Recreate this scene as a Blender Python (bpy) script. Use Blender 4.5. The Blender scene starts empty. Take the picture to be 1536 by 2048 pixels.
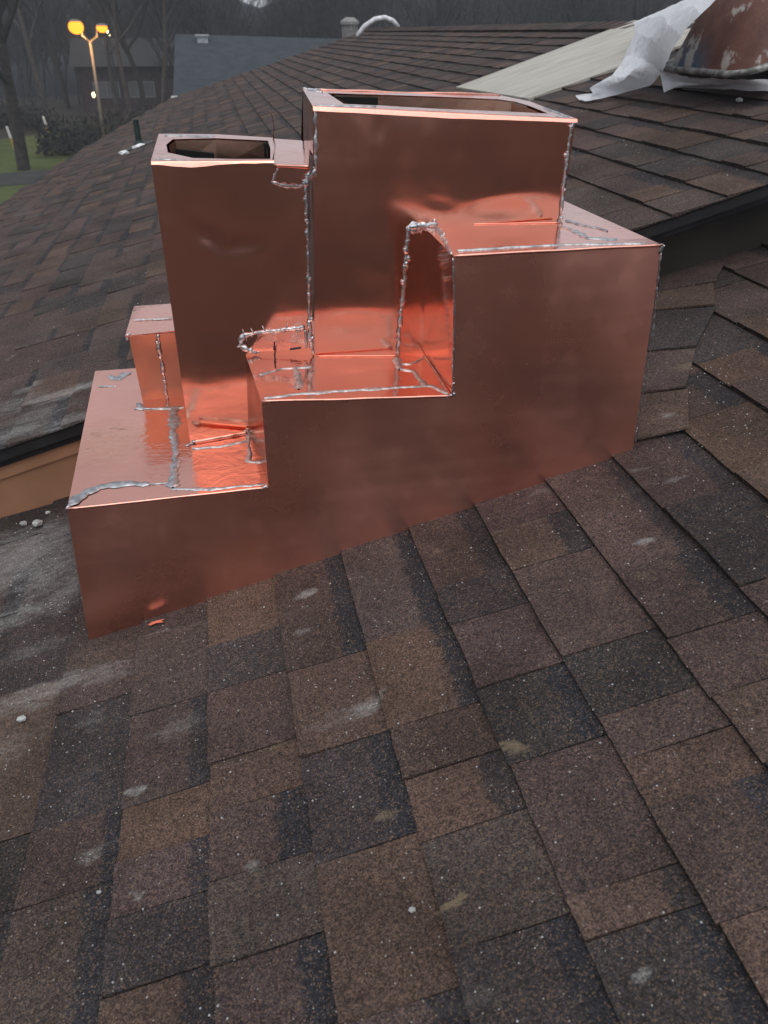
import bpy, bmesh, math, random
import numpy as np
from mathutils import Vector, Matrix, noise

rnd = random.Random(7)
scene = bpy.context.scene
col = scene.collection
rad = math.radians

# ------------------------------------------------------------------ camera
FPX, CX, CY = 1550.0, 768.0, 1024.0
HOR, VPX = 65.0, 400.0
pitch = math.atan((CY - HOR) / FPX)
dY = np.array([VPX - CX, CY - HOR, FPX]); dY /= np.linalg.norm(dY)
upc = np.array([0, math.cos(pitch), -math.sin(pitch)])
dX = -np.cross(dY, upc)
ROT = np.stack([dX, dY, upc])                 # camera (right, up, forward) -> world
CAM = np.array([0.33674, -1.24322, 1.01474])
cd = bpy.data.cameras.new("camera")
cam = bpy.data.objects.new("camera", cd); col.objects.link(cam)
m = Matrix.Identity(4)
for i in range(3):
    m[i][0] = ROT[i, 0]; m[i][1] = ROT[i, 1]; m[i][2] = -ROT[i, 2]; m[i][3] = CAM[i]
cam.matrix_world = m
cd.sensor_fit = 'VERTICAL'; cd.sensor_height = 24.0
cd.lens = FPX / 2048 * 24.0
cd.clip_start = 0.05; cd.clip_end = 600
cd.dof.use_dof = True; cd.dof.focus_distance = 1.55; cd.dof.aperture_fstop = 5.2
scene.camera = cam

# ------------------------------------------------------------------ sky, sun, exposure
SUN_EL, SUN_AZ = rad(66), rad(190)
world = bpy.data.worlds.new("World"); scene.world = world
world.use_nodes = True
wn = world.node_tree; wn.nodes.clear()
sky = wn.nodes.new('ShaderNodeTexSky'); sky.sky_type = 'NISHITA'; sky.sun_disc = False
sky.sun_elevation = SUN_EL; sky.sun_rotation = SUN_AZ
sky.air_density = 1.0; sky.dust_density = 3.0; sky.ozone_density = 1.0
hs = wn.nodes.new('ShaderNodeHueSaturation'); hs.inputs['Saturation'].default_value = 0.32
bg = wn.nodes.new('ShaderNodeBackground'); bg.inputs['Strength'].default_value = 0.14
wo = wn.nodes.new('ShaderNodeOutputWorld')
wn.links.new(sky.outputs[0], hs.inputs['Color']); veil = wn.nodes.new('ShaderNodeMix'); veil.data_type = 'RGBA'; veil.inputs[0].default_value = 0.55   # even cloud cover over the clear sky
veil.inputs[7].default_value = (3.7, 3.95, 4.35, 1)
wn.links.new(hs.outputs[0], veil.inputs[6]); wn.links.new(veil.outputs[2], bg.inputs[0]); wn.links.new(bg.outputs[0], wo.inputs[0])
sl = bpy.data.lights.new("sun", 'SUN'); sl.energy = 0.8; sl.angle = rad(80); sl.color = (1.0, 0.97, 0.94)
so = bpy.data.objects.new("sun", sl); col.objects.link(so)
sdir = Vector((math.sin(SUN_AZ) * math.cos(SUN_EL), math.cos(SUN_AZ) * math.cos(SUN_EL), math.sin(SUN_EL)))
so.rotation_euler = sdir.to_track_quat('Z', 'Y').to_euler()
scene.view_settings.view_transform = 'Standard'
scene.view_settings.look = 'None'
scene.view_settings.exposure = 0.33
scene.view_settings.gamma = 1.0
scene.view_settings.use_curve_mapping = False
scene.cycles.use_denoising = True
scene.cycles.max_bounces = 8; scene.cycles.glossy_bounces = 6

# ------------------------------------------------------------------ measuring helpers (photo point -> place on a known plane)
TAN = 0.28178
THETA = math.atan(TAN)
UP_H = 0.21                                     # how far the upper roof lies above the lower one
RAKE_Y = 0.62
def ray(p): return ROT @ np.array([p[0] - CX, CY - p[1], FPX])
def on(p, axis, val):
    d = ray(p); return Vector(CAM + d * ((val - CAM[axis]) / d[axis]))
def onroof(p, h=0.0):
    d = ray(p); return Vector(CAM + d * ((h - (CAM[2] - TAN * CAM[0])) / (d[2] - TAN * d[0])))
def proj(P):
    c = ROT.T @ (np.array(P) - CAM)
    if c[2] < 0.05: return None
    return CX + FPX * c[0] / c[2], CY - FPX * c[1] / c[2], c[2]
U = Vector((math.cos(THETA), 0, math.sin(THETA)))
NRM = Vector((-math.sin(THETA), 0, math.cos(THETA)))
def roofpt(x, y, up=0.0, h=0.0): return Vector((x, y, TAN * x + h)) + NRM * up

# ------------------------------------------------------------------ object helpers
def tag(o, label=None, cat=None, group=None, kind=None):
    if label: o['label'] = label
    if cat: o['category'] = cat
    if group: o['group'] = group
    if kind: o['kind'] = kind
    return o
def empty(name, loc=(0, 0, 0)):
    o = bpy.data.objects.new(name, None); col.objects.link(o); o.location = loc
    o.empty_display_size = 0.1
    return o
def link(name, me, mat=None, parent=None, smooth=False):
    o = bpy.data.objects.new(name, me); col.objects.link(o)
    if mat: me.materials.append(mat)
    if smooth:
        for p in me.polygons: p.use_smooth = True
    if parent:
        o.parent = parent
        o.matrix_parent_inverse = Matrix.Translation(-Vector(world_loc(parent)))
    return o
def world_loc(o):
    l = Vector(o.location)
    return l if not o.parent else l + o.parent.location * 0 + (world_loc(o.parent) if o.matrix_parent_inverse == Matrix.Identity(4) else Vector())
def bm_obj(name, bm, mat=None, parent=None, smooth=False):
    me = bpy.data.meshes.new(name); bm.to_mesh(me); bm.free()
    return link(name, me, mat, parent, smooth)
def py_obj(name, v, f, mat=None, parent=None, smooth=False):
    me = bpy.data.meshes.new(name); me.from_pydata([tuple(x) for x in v], [], f); me.update()
    return link(name, me, mat, parent, smooth)
def box_bm(bm, x0, x1, y0, y1, z0, z1, xf=None):
    v = [bm.verts.new(xf(Vector(c)) if xf else c) for c in
         [(x0, y0, z0), (x1, y0, z0), (x1, y1, z0), (x0, y1, z0), (x0, y0, z1), (x1, y0, z1), (x1, y1, z1), (x0, y1, z1)]]
    for f in [(3, 2, 1, 0), (4, 5, 6, 7), (0, 1, 5, 4), (1, 2, 6, 5), (2, 3, 7, 6), (3, 0, 4, 7)]:
        bm.faces.new([v[i] for i in f])
    return v
def tube_bm(bm, pts, radii, n=8, cap=True):
    pts = [Vector(p) for p in pts]; rings = []
    ref = Vector((0.31, 0.17, 0.93)).normalized()
    for i, p in enumerate(pts):
        t = (pts[min(i + 1, len(pts) - 1)] - pts[max(i - 1, 0)]).normalized()
        a = t.cross(ref)
        if a.length < 1e-3: a = t.cross(Vector((1, 0, 0)))
        a.normalize(); b = t.cross(a)
        r = radii[i] if hasattr(radii, '__len__') else radii
        rings.append([bm.verts.new(p + (a * math.cos(2 * math.pi * k / n) + b * math.sin(2 * math.pi * k / n)) * r) for k in range(n)])
    for i in range(len(rings) - 1):
        for k in range(n):
            bm.faces.new([rings[i][k], rings[i][(k + 1) % n], rings[i + 1][(k + 1) % n], rings[i + 1][k]])
    if cap:
        bm.faces.new(rings[0][::-1]); bm.faces.new(rings[-1])
def sheet(name, c, mat, parent, nx=8, ny=8, thick=0.0015, wob=0.0, off=None, smooth=True):
    """thin metal sheet over four corner points c (counter-clockwise seen from outside), slightly uneven"""
    c = [Vector(p) for p in c]
    nrm = (c[1] - c[0]).cross(c[3] - c[0]).normalized()
    V, Fc = [], []
    for side in (0, 1):
        for j in range(ny + 1):
            for i in range(nx + 1):
                u, v = i / nx, j / ny
                p = (c[0] * (1 - u) + c[1] * u) * (1 - v) + (c[3] * (1 - u) + c[2] * u) * v
                w = 0.0
                if wob:
                    w = wob * noise.noise(p * 5.0 + Vector((3.1, 7.7, 1.3))) * min(1, 8 * u * (1 - u)) * min(1, 8 * v * (1 - v))
                V.append(p + nrm * (w - side * thick))
    M = (nx + 1) * (ny + 1)
    for j in range(ny):
        for i in range(nx):
            a = j * (nx + 1) + i
            q = [a, a + 1, a + nx + 2, a + nx + 1]
            Fc.append(q); Fc.append([M + k for k in q[::-1]])
    edge = [i for i in range(nx + 1)] + [j * (nx + 1) + nx for j in range(1, ny + 1)] + [ny * (nx + 1) + i for i in range(nx - 1, -1, -1)] + [j * (nx + 1) for j in range(ny - 1, 0, -1)]
    for k in range(len(edge)):
        a, b = edge[k], edge[(k + 1) % len(edge)]
        V += [V[b].copy(), V[a].copy(), V[a + M].copy(), V[b + M].copy()]
        Fc.append([len(V) - 4, len(V) - 3, len(V) - 2, len(V) - 1])
    o = py_obj(name, V, Fc, mat, parent)
    for p in o.data.polygons[:2 * nx * ny]: p.use_smooth = smooth
    return o

# ------------------------------------------------------------------ material helpers
class NT:
    def __init__(s, name):
        s.mat = bpy.data.materials.new(name); s.mat.use_nodes = True
        s.t = s.mat.node_tree; s.t.nodes.clear()
        s.out = s.t.nodes.new('ShaderNodeOutputMaterial')
        s.b = s.t.nodes.new('ShaderNodeBsdfPrincipled'); s.t.links.new(s.b.outputs[0], s.out.inputs[0])
    def n(s, typ, props=None, **ins):
        nd = s.t.nodes.new('ShaderNode' + typ)
        for k, v in (props or {}).items(): setattr(nd, k, v)
        for k, v in ins.items():
            key = int(k[1:]) if k[0] == '_' and k[1:].isdigit() else k.replace('_', ' ')
            s.set(nd.inputs[key], v)
        return nd
    def set(s, sock, v):
        if isinstance(v, bpy.types.NodeSocket): s.t.links.new(v, sock)
        elif isinstance(v, bpy.types.Node): s.t.links.new(v.outputs[0], sock)
        else:
            if isinstance(v, tuple) and len(v) == 3 and sock.type == 'RGBA': v = v + (1,)
            sock.default_value = v
    def math(s, op, a, b=None, c=None, clamp=False):
        nd = s.t.nodes.new('ShaderNodeMath'); nd.operation = op; nd.use_clamp = clamp
        for i, v in enumerate((a, b, c)):
            if v is not None: s.set(nd.inputs[i], v)
        return nd.outputs[0]
    def mix(s, fac, a, b, blend='MIX'):
        nd = s.t.nodes.new('ShaderNodeMix'); nd.data_type = 'RGBA'; nd.blend_type = blend
        s.set(nd.inputs[0], fac); s.set(nd.inputs[6], a); s.set(nd.inputs[7], b)
        return nd.outputs[2]
    def ramp(s, fac, lo, hi, a=0.0, b=1.0, smooth=True):
        nd = s.t.nodes.new('ShaderNodeMapRange'); nd.interpolation_type = 'SMOOTHSTEP' if smooth else 'LINEAR'
        for i, v in enumerate((fac, lo, hi, a, b)): s.set(nd.inputs[i], v)
        return nd.outputs[0]
    def pos(s): return s.n('NewGeometry').outputs['Position']
    def noise(s, vec, scale, detail=3.0, rough=0.55, dist=0.0):
        return s.n('TexNoise', None, Vector=vec, Scale=scale, Detail=detail, Roughness=rough, Distortion=dist).outputs[0]
    def scaled(s, vec, sc):
        nd = s.t.nodes.new('ShaderNodeMapping'); s.set(nd.inputs[0], vec); nd.inputs['Scale'].default_value = sc
        return nd.outputs[0]
    def bump(s, h, strength, dist, prev=None):
        nd = s.n('Bump', None, Height=h, Strength=strength, Distance=dist)
        if prev is not None: s.set(nd.inputs['Normal'], prev)
        return nd.outputs[0]
    def base(s, color=None, rough=None, metal=None, normal=None, spec=None):
        if color is not None: s.set(s.b.inputs['Base Color'], color)
        if rough is not None: s.set(s.b.inputs['Roughness'], rough)
        if metal is not None: s.set(s.b.inputs['Metallic'], metal)
        if normal is not None: s.set(s.b.inputs['Normal'], normal)
        if spec is not None: s.set(s.b.inputs['Specular IOR Level'], spec)
        return s.mat
def plain(name, color, rough=0.7, metal=0.0, var=0.25, scale=12.0, spec=0.3):
    t = NT(name); p = t.pos()
    k = t.ramp(t.noise(p, scale), 0.3, 0.7, 1 - var, 1 + var)
    c = t.n('VectorMath', {'operation': 'SCALE'}, _0=tuple(color), Scale=k).outputs[0]
    return t.base(c, rough, metal, t.bump(t.noise(p, scale * 6), 0.15, 0.003), spec)

# ---- shingles
def stain_list(items, h):
    out = []
    for (px, py, rx, ry, amp) in items:
        c = onroof((px, py), h)
        out.append((c.x, c.y, rx, ry, amp))
    return out
STAINS_LOW = stain_list([
    (40, 1120, .20, .20, .85), (95, 1150, .13, .16, .7), (30, 1235, .18, .07, .7), (120, 1190, .09, .11, .65), (60, 1310, .14, .03, .5), (20, 1500, .10, .05, .4),
    (100, 1385, .20, .035, .75), (20, 1430, .12, .03, .6), (215, 1360, .09, .02, .5), (190, 1445, .04, .05, .4), (90, 1465, .03, .04, .35),
    (610, 1195, .035, .018, .9), (605, 1275, .02, .018, .7), (735, 1418, .045, .022, .95), (690, 1440, .08, .03, .45),
    (272, 1592, .018, .014, .85), (180, 1720, .022, .016, .8), (325, 1270, .06, .008, .6), (268, 1235, .05, .01, .5),
    (1290, 1085, .03, .015, .8), (1270, 950, .03, .012, .7), (1350, 965, .025, .012, .6), (1085, 985, .03, .02, .5),
    (1295, 1960, .022, .012, .8), (1335, 845, .025, .02, .9), (510, 1740, .012, .01, .6), (275, 1800, .015, .012, .6), (985, 1080, .02, .008, .5),
    (360, 1455, .07, .04, .45), (440, 1300, .06, .03, .3)], 0)
TAN_LOW = stain_list([
    (1030, 1500, .022, .022, .9), (1040, 1430, .012, .03, .5), (870, 1110, .018, .015, .7), (908, 1815, .015, .011, 1.0), (772, 1640, .015, .014, .7),
    (1285, 1165, .03, .02, .5), (1215, 1180, .03, .02, .4), (1370, 745, .05, .03, .7), (565, 1495, .03, .012, .5)], 0)
STAINS_UP = stain_list([
    (150, 785, .13, .04, .95), (100, 800, .14, .05, .8), (60, 780, .08, .03, .7), (30, 870, .14, .06, .8), (40, 810, .12, .09, .6), (130, 850, .12, .06, .75), (70, 840, .14, .10, .55),
    (85, 745, .06, .05, .3), (20, 720, .03, .02, .7), (235, 765, .05, .02, .6), (140, 670, .03, .015, .6)], UP_H)
def shingle_material(name, stains, tans):
    t = NT(name); p = t.pos()
    base = t.n('VertexColor', {'layer_name': 'tone'}).outputs[0]
    fx = t.n('SeparateColor', None, Color=t.n('VertexColor', {'layer_name': 'fx'}).outputs[0])
    uv = t.n('SeparateXYZ', None, Vector=t.n('UVMap', {'uv_map': 'piece'}).outputs[0])
    n1 = t.noise(p, 55, 4, 0.6)
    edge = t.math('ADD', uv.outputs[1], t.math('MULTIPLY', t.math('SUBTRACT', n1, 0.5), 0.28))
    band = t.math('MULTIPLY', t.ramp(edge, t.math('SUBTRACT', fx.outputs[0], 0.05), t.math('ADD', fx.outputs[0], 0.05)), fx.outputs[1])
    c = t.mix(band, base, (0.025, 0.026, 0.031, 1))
    # granules
    vor = t.n('TexVoronoi', {'feature': 'F1'}, Vector=p, Scale=520.0)
    vc = t.n('SeparateColor', None, Color=vor.outputs['Color'])
    g = t.ramp(vc.outputs[0], 0.0, 1.0, 0.45, 1.6, False)
    c = t.n('VectorMath', {'operation': 'SCALE'}, _0=c, Scale=g).outputs[0]
    c = t.mix(t.math('MULTIPLY', t.math('GREATER_THAN', vc.outputs[1], 0.86), 0.55), c, (0.19, 0.125, 0.085, 1))
    c = t.mix(t.math('MULTIPLY', t.math('GREATER_THAN', vc.outputs[2], 0.88), 0.6), c, (0.022, 0.022, 0.026, 1))
    mid = t.ramp(t.noise(p, 130, 3, 0.7), 0.3, 0.7, 0.8, 1.2)
    c = t.n('VectorMath', {'operation': 'SCALE'}, _0=c, Scale=mid).outputs[0]
    # weathering, worn patches, streaks down the slope
    big = t.ramp(t.noise(p, 5.0, 4, 0.6), 0.3, 0.7, 0.74, 1.26)
    c = t.n('VectorMath', {'operation': 'SCALE'}, _0=c, Scale=big).outputs[0]
    str_ = t.noise(t.scaled(p, (5, 40, 5)), 1.0, 3, 0.6)
    c = t.mix(t.ramp(str_, 0.58, 0.8, 0, 0.16), c, (0.2, 0.19, 0.18, 1))
    # mortar and plaster dust left by the work
    sep = t.n('SeparateXYZ', None, Vector=p)
    wv = t.n('TexNoise', None, Vector=t.scaled(p, (14, 30, 14)), Scale=1.0, Detail=4.0, Roughness=.65).outputs[1]
    wv = t.n('VectorMath', {'operation': 'MULTIPLY'}, _0=t.n('VectorMath', {'operation': 'SUBTRACT'}, _0=wv, _1=(.5, .5, .5)).outputs[0], _1=(.09, .035, 0)).outputs[0]
    xy = t.n('VectorMath', {'operation': 'ADD'}, _0=t.n('CombineXYZ', None, X=sep.outputs[0], Y=sep.outputs[1]).outputs[0], _1=wv).outputs[0]
    def masks(lst):
        acc = None
        for (x, y, rx, ry, amp) in lst:
            d = t.n('VectorMath', {'operation': 'MULTIPLY'}, _0=t.n('VectorMath', {'operation': 'SUBTRACT'}, _0=xy, _1=(x, y, 0)).outputs[0], _1=(1 / rx, 1 / ry, 0)).outputs[0]
            d2 = t.n('VectorMath', {'operation': 'DOT_PRODUCT'}, _0=d, _1=d).outputs['Value']
            k = t.math('MULTIPLY', t.math('SUBTRACT', 1.0, d2, clamp=True), amp)
            acc = k if acc is None else t.math('MAXIMUM', acc, k)
        return acc
    rag = t.math('ADD', t.math('MULTIPLY', t.noise(t.scaled(p, (22, 60, 22)), 1.0, 6, 0.7), 0.75), t.math('MULTIPLY', t.noise(p, 160, 4, 0.7), 0.45))
    if stains:
        mk = masks(stains)
        val = t.math('ADD', t.math('MULTIPLY', mk, 0.85), t.math('MULTIPLY', t.math('SUBTRACT', rag, 0.6), 1.5))
        s_ = t.math('MULTIPLY', t.ramp(val, 0.12, 1.15, 0, 0.8), t.ramp(mk, 0.0, 0.35))
        s_ = t.math('MULTIPLY', s_, t.ramp(vc.outputs[1], 0.0, 0.8, 0.35, 1.1, False))
        c = t.mix(s_, c, (0.40, 0.40, 0.385, 1))
    if tans:
        mk = masks(tans)
        s_ = t.math('MULTIPLY', t.ramp(t.math('ADD', mk, rag), 0.9, 1.5, 0, 0.5), t.ramp(mk, 0, 0.3))
        c = t.mix(s_, c, (0.27, 0.21, 0.13, 1))
    # stray bright grit
    sp = t.n('TexVoronoi', {'feature': 'F1'}, Vector=p, Scale=95.0)
    sc_ = t.n('SeparateColor', None, Color=sp.outputs['Color'])
    spk = t.math('MULTIPLY', t.math('LESS_THAN', sp.outputs['Distance'], 0.13), t.math('GREATER_THAN', sc_.outputs[0], 0.9))
    c = t.mix(t.math('MULTIPLY', spk, 0.8), c, (0.55, 0.55, 0.55, 1))
    s2 = t.n('TexVoronoi', {'feature': 'F1'}, Vector=p, Scale=240.0)
    sc2 = t.n('SeparateColor', None, Color=s2.outputs['Color'])
    spk2 = t.math('MULTIPLY', t.math('LESS_THAN', s2.outputs['Distance'], 0.24), t.math('GREATER_THAN', sc2.outputs[0], 0.965))
    c = t.mix(t.math('MULTIPLY', spk2, 0.75), c, (0.40, 0.38, 0.36, 1))
    hgt = t.math('ADD', t.math('MULTIPLY', vor.outputs['Distance'], -0.6), t.math('MULTIPLY', n1, 0.6))
    return t.base(c, 0.9, 0.0, t.bump(hgt, 0.8, 0.004), 0.25)
M_SH_LOW = shingle_material('asphalt_shingle_lower', STAINS_LOW, TAN_LOW)
M_SH_UP = shingle_material('asphalt_shingle_upper', STAINS_UP, None)

# ---- copper
def copper_material(name, base, rough, oil, grime, wrinkle=0.0):
    t = NT(name); p = t.pos()
    n1 = t.noise(p, 4.0, 2, 0.5); n2 = t.noise(t.scaled(p, (3.2, 3.2, 2.4)), 1.0, 2, 0.5); n3 = t.noise(p, 24, 2, 0.5)
    k = t.ramp(t.math('ADD', t.math('MULTIPLY', n1, 0.6), t.math('MULTIPLY', n2, 0.4)), 0.2, 0.8, 1 - grime * 1.6, 1.0 + grime * .4)
    c = t.n('VectorMath', {'operation': 'SCALE'}, _0=base, Scale=k).outputs[0]
    c = t.mix(t.ramp(n3, 0.4, 0.9, 0, 0.5 * grime), c, (base[0] * 0.62, base[1] * 0.45, base[2] * 0.42, 1))
    scr = t.noise(t.scaled(p, (2.5, 2.5, 45)), 1.0, 1, 0.4)
    r = t.math('ADD', t.ramp(n2, 0.3, 0.7, rough * 0.75, rough * 1.35), t.math('ADD', t.ramp(n3, 0.45, 0.8, 0, 0.06), t.ramp(scr, 0.4, 0.9, 0, 0.04)))
    b = t.bump(t.noise(t.scaled(p, (1, 1, 0.8)), 4.2, 1.0, 0.4), oil, 0.06)
    if wrinkle:
        b = t.bump(t.noise(p, 20, 3, 0.6, 1.5), wrinkle, 0.006, b)
        cen = on((215, 885), 2, .307)        # the crumpled patch of the lowest ledge
        dd = t.n('VectorMath', {'operation': 'DISTANCE'}, _0=p, _1=(cen.x, cen.y, cen.z)).outputs['Value']
        cm = t.ramp(dd, .03, .14, 1, 0)
        cr = t.math('ADD', t.noise(p, 24, 3, .55, 1.5), t.noise(t.scaled(p, (18, 36, 18)), 1.0, 2, .5, .8))
        b = t.bump(t.math('MULTIPLY', cr, cm), .28, .009, b)
        c = t.mix(t.math('MULTIPLY', cm, .35), c, (.80, .44, .28, 1))
    return t.base(c, r, 1.0, b)
M_CU = copper_material('new_sheet_copper', (0.93, 0.44, 0.325), 0.125, 0.22, 0.12)
M_CU_FRONT = copper_material('dull_sheet_copper', (0.95, 0.465, 0.365), 0.30, 0.07, 0.08)
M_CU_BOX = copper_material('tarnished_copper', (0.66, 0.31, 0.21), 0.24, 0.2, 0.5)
M_CU_FLAT = copper_material('handled_sheet_copper', (0.92, 0.45, 0.355), 0.10, 0.10, 0.14, 0.14)
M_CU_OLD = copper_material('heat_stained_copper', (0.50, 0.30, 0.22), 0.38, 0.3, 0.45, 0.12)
def solder_material():
    t = NT('solder'); p = t.pos()
    n = t.noise(p, 90, 4, 0.7)
    c = t.mix(t.ramp(n, 0.35, 0.65), (0.34, 0.35, 0.37, 1), (0.72, 0.74, 0.77, 1))
    return t.base(c, t.ramp(n, 0.3, 0.7, 0.42, 0.2), 1.0, t.bump(t.noise(p, 160, 3), 0.5, 0.003))
M_SOLDER = solder_material()
def smear_material():
    t = NT('wiped_solder'); p = t.pos()
    n = t.noise(p, 70, 5, 0.7)
    c = t.mix(t.ramp(n, 0.35, 0.65), (0.30, 0.31, 0.32, 1), (0.62, 0.62, 0.64, 1))
    return t.base(c, t.ramp(n, 0.3, 0.7, 0.5, 0.3), 0.9, t.bump(n, 0.5, 0.003))
M_SMEAR = smear_material()
M_INK = plain('marker_ink', (0.02, 0.015, 0.03), 0.5)
M_DARK = plain('flue_darkness', (0.012, 0.011, 0.01), 0.9)  # near black standing in for the dark inside the towers

# ================================================================== ROOFS
TONES = {'b': (.082, .060, .056), 'c': (.052, .046, .047), 't': (.108, .075, .059), 'r': (.090, .062, .059), 'g': (.079, .064, .059)}
EXPO = 0.138
def piece_mesh(h, xk, x_end, y0, y1, tone, band, lift, fine, r):
    """one shingle tab: butt edge at xk, body running up the slope under the next course"""
    L = (x_end - xk) / math.cos(THETA) + 0.03
    e = L - 0.03
    ny = 5 if fine else 1
    hb = 0.0095 + lift; he = 0.0025
    tw = r.uniform(-0.0012, 0.0012)
    dxb = r.uniform(-0.002, 0.002)
    V, F, UVv = [], [], []
    org = roofpt(xk, 0, 0, h)
    def P(s, y, n): return Vector((org.x, 0, org.z)) + U * s + NRM * n + Vector((0, y, 0))
    ss = [0.0, e * 0.5, L] if fine else [0.0, L]
    for i, s in enumerate(ss):
        for j in range(ny + 1):
            v = j / ny
            y = y0 + (y1 - y0) * v
            f = s / e
            n = hb + (he - hb) * f + tw * (v - .5) * (1 - f)
            sj = s + dxb
            if i == 0: sj += r.uniform(-0.0014, 0.0014); n += r.uniform(-0.0006, 0.0006)
            if 0 < i < len(ss) - 1: n += r.uniform(-0.0008, 0.0008)
            if fine and j in (0, ny): y += r.uniform(-0.001, 0.001)
            V.append(P(sj, y, max(n, he * 0.4))); UVv.append((v, f))
    w = ny + 1; k = len(ss)
    for i in range(k - 1):
        for j in range(ny):
            a = i * w + j
            F.append((a, a + w, a + w + 1, a + 1))
    nt = len(V)
    b0 = len(V)
    for j in range(w):
        V.append(V[j] - NRM * (hb - 0.0008)); UVv.append(UVv[j])
    t0 = len(V)
    for j in range(w): V.append(V[j].copy()); UVv.append(UVv[j])
    for j in range(ny): F.append((t0 + j, t0 + j + 1, b0 + j + 1, b0 + j))
    e0 = len(V)
    V.append(P(L, y0, -0.001)); UVv.append((0, 1)); V.append(P(L, y1, -0.001)); UVv.append((1, 1))
    F.append(tuple([i * w for i in range(k - 1, -1, -1)] + [b0, e0]))
    F.append(tuple([i * w + ny for i in range(k)] + [e0 + 1, b0 + ny]))
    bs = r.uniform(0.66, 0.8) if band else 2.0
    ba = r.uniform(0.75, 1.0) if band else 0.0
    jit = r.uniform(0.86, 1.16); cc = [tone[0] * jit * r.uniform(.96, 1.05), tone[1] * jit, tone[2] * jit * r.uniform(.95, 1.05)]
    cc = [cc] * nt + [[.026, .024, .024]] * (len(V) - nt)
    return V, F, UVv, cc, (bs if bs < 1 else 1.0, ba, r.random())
def fill_mesh(name, pieces):
    V, F, UVs, T, X = [], [], [], [], []
    for (v, f, uv, tone, fx) in pieces:
        o = len(V); V += [tuple(p) for p in v]; UVs += uv
        F += [tuple(i + o for i in q) for q in f]
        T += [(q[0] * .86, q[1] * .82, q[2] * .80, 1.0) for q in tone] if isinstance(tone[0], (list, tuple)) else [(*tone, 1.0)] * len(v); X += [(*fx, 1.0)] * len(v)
    me = bpy.data.meshes.new(name); me.from_pydata(V, [], F); me.update()
    a = me.color_attributes.new('tone', 'FLOAT_COLOR', 'POINT'); a.data.foreach_set('color', np.array(T, dtype=np.float32).ravel())
    a = me.color_attributes.new('fx', 'FLOAT_COLOR', 'POINT'); a.data.foreach_set('color', np.array(X, dtype=np.float32).ravel())
    ul = me.uv_layers.new(name='piece')
    li = np.empty(len(me.loops), dtype=np.int32); me.loops.foreach_get('vertex_index', li)
    ul.data.foreach_set('uv', np.array(UVs, dtype=np.float32)[li].ravel())
    return me
def area_px(h, x0, x1, y0, y1):
    q = [proj(roofpt(x, y, 0, h)) for x, y in ((x0, y0), (x1, y0), (x1, y1), (x0, y1))]
    if any(p is None for p in q): return 0
    cx = sum(p[0] for p in q) / 4; cy = sum(p[1] for p in q) / 4
    if not (-60 < cx < 1596 and -60 < cy < 2110): return 0
    A = 0
    for i in range(4): A += q[i][0] * q[(i + 1) % 4][1] - q[(i + 1) % 4][0] * q[i][1]
    return abs(A) / 2
def lay_roof(name, h, courses, mat, root, hidden):
    """courses: list of (x butt, x next, [(y0, y1, tone letter, band, lift)])"""
    r = random.Random(11 if h else 23)
    allp = []
    for (xk, xn, tabs) in courses:
        for (y0, y1, tn, band, lift) in tabs:
            allp.append((area_px(h, xk, xn, y0, y1) if not hidden(xk, y0, y1) else 0, xk, xn, y0, y1, tn, band, lift))
    allp.sort(key=lambda a: -a[0])
    rest = []
    for i, (A, xk, xn, y0, y1, tn, band, lift) in enumerate(allp):
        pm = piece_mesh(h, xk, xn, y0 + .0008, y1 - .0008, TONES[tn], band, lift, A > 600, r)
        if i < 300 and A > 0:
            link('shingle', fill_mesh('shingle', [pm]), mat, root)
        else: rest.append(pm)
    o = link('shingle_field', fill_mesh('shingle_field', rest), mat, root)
    o['kind'] = 'stuff'
def random_tabs(y0, y1, r, first_lift=0.0):
    tabs, y, lift = [], y0, first_lift
    while y < y1:
        w = r.choice((.11, .13, .16, .19, .22, .25)) * r.uniform(.92, 1.08)
        tn = r.choices('bctrg', (5, 3, 2, 2, 2))[0]
        tabs.append((y, min(y + w, y1), tn, tn != 'c' and r.random() < .55, lift))
        y += w
        if r.random() < .7: lift = 0.0038 if lift == 0 else 0.0
    return tabs

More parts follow.
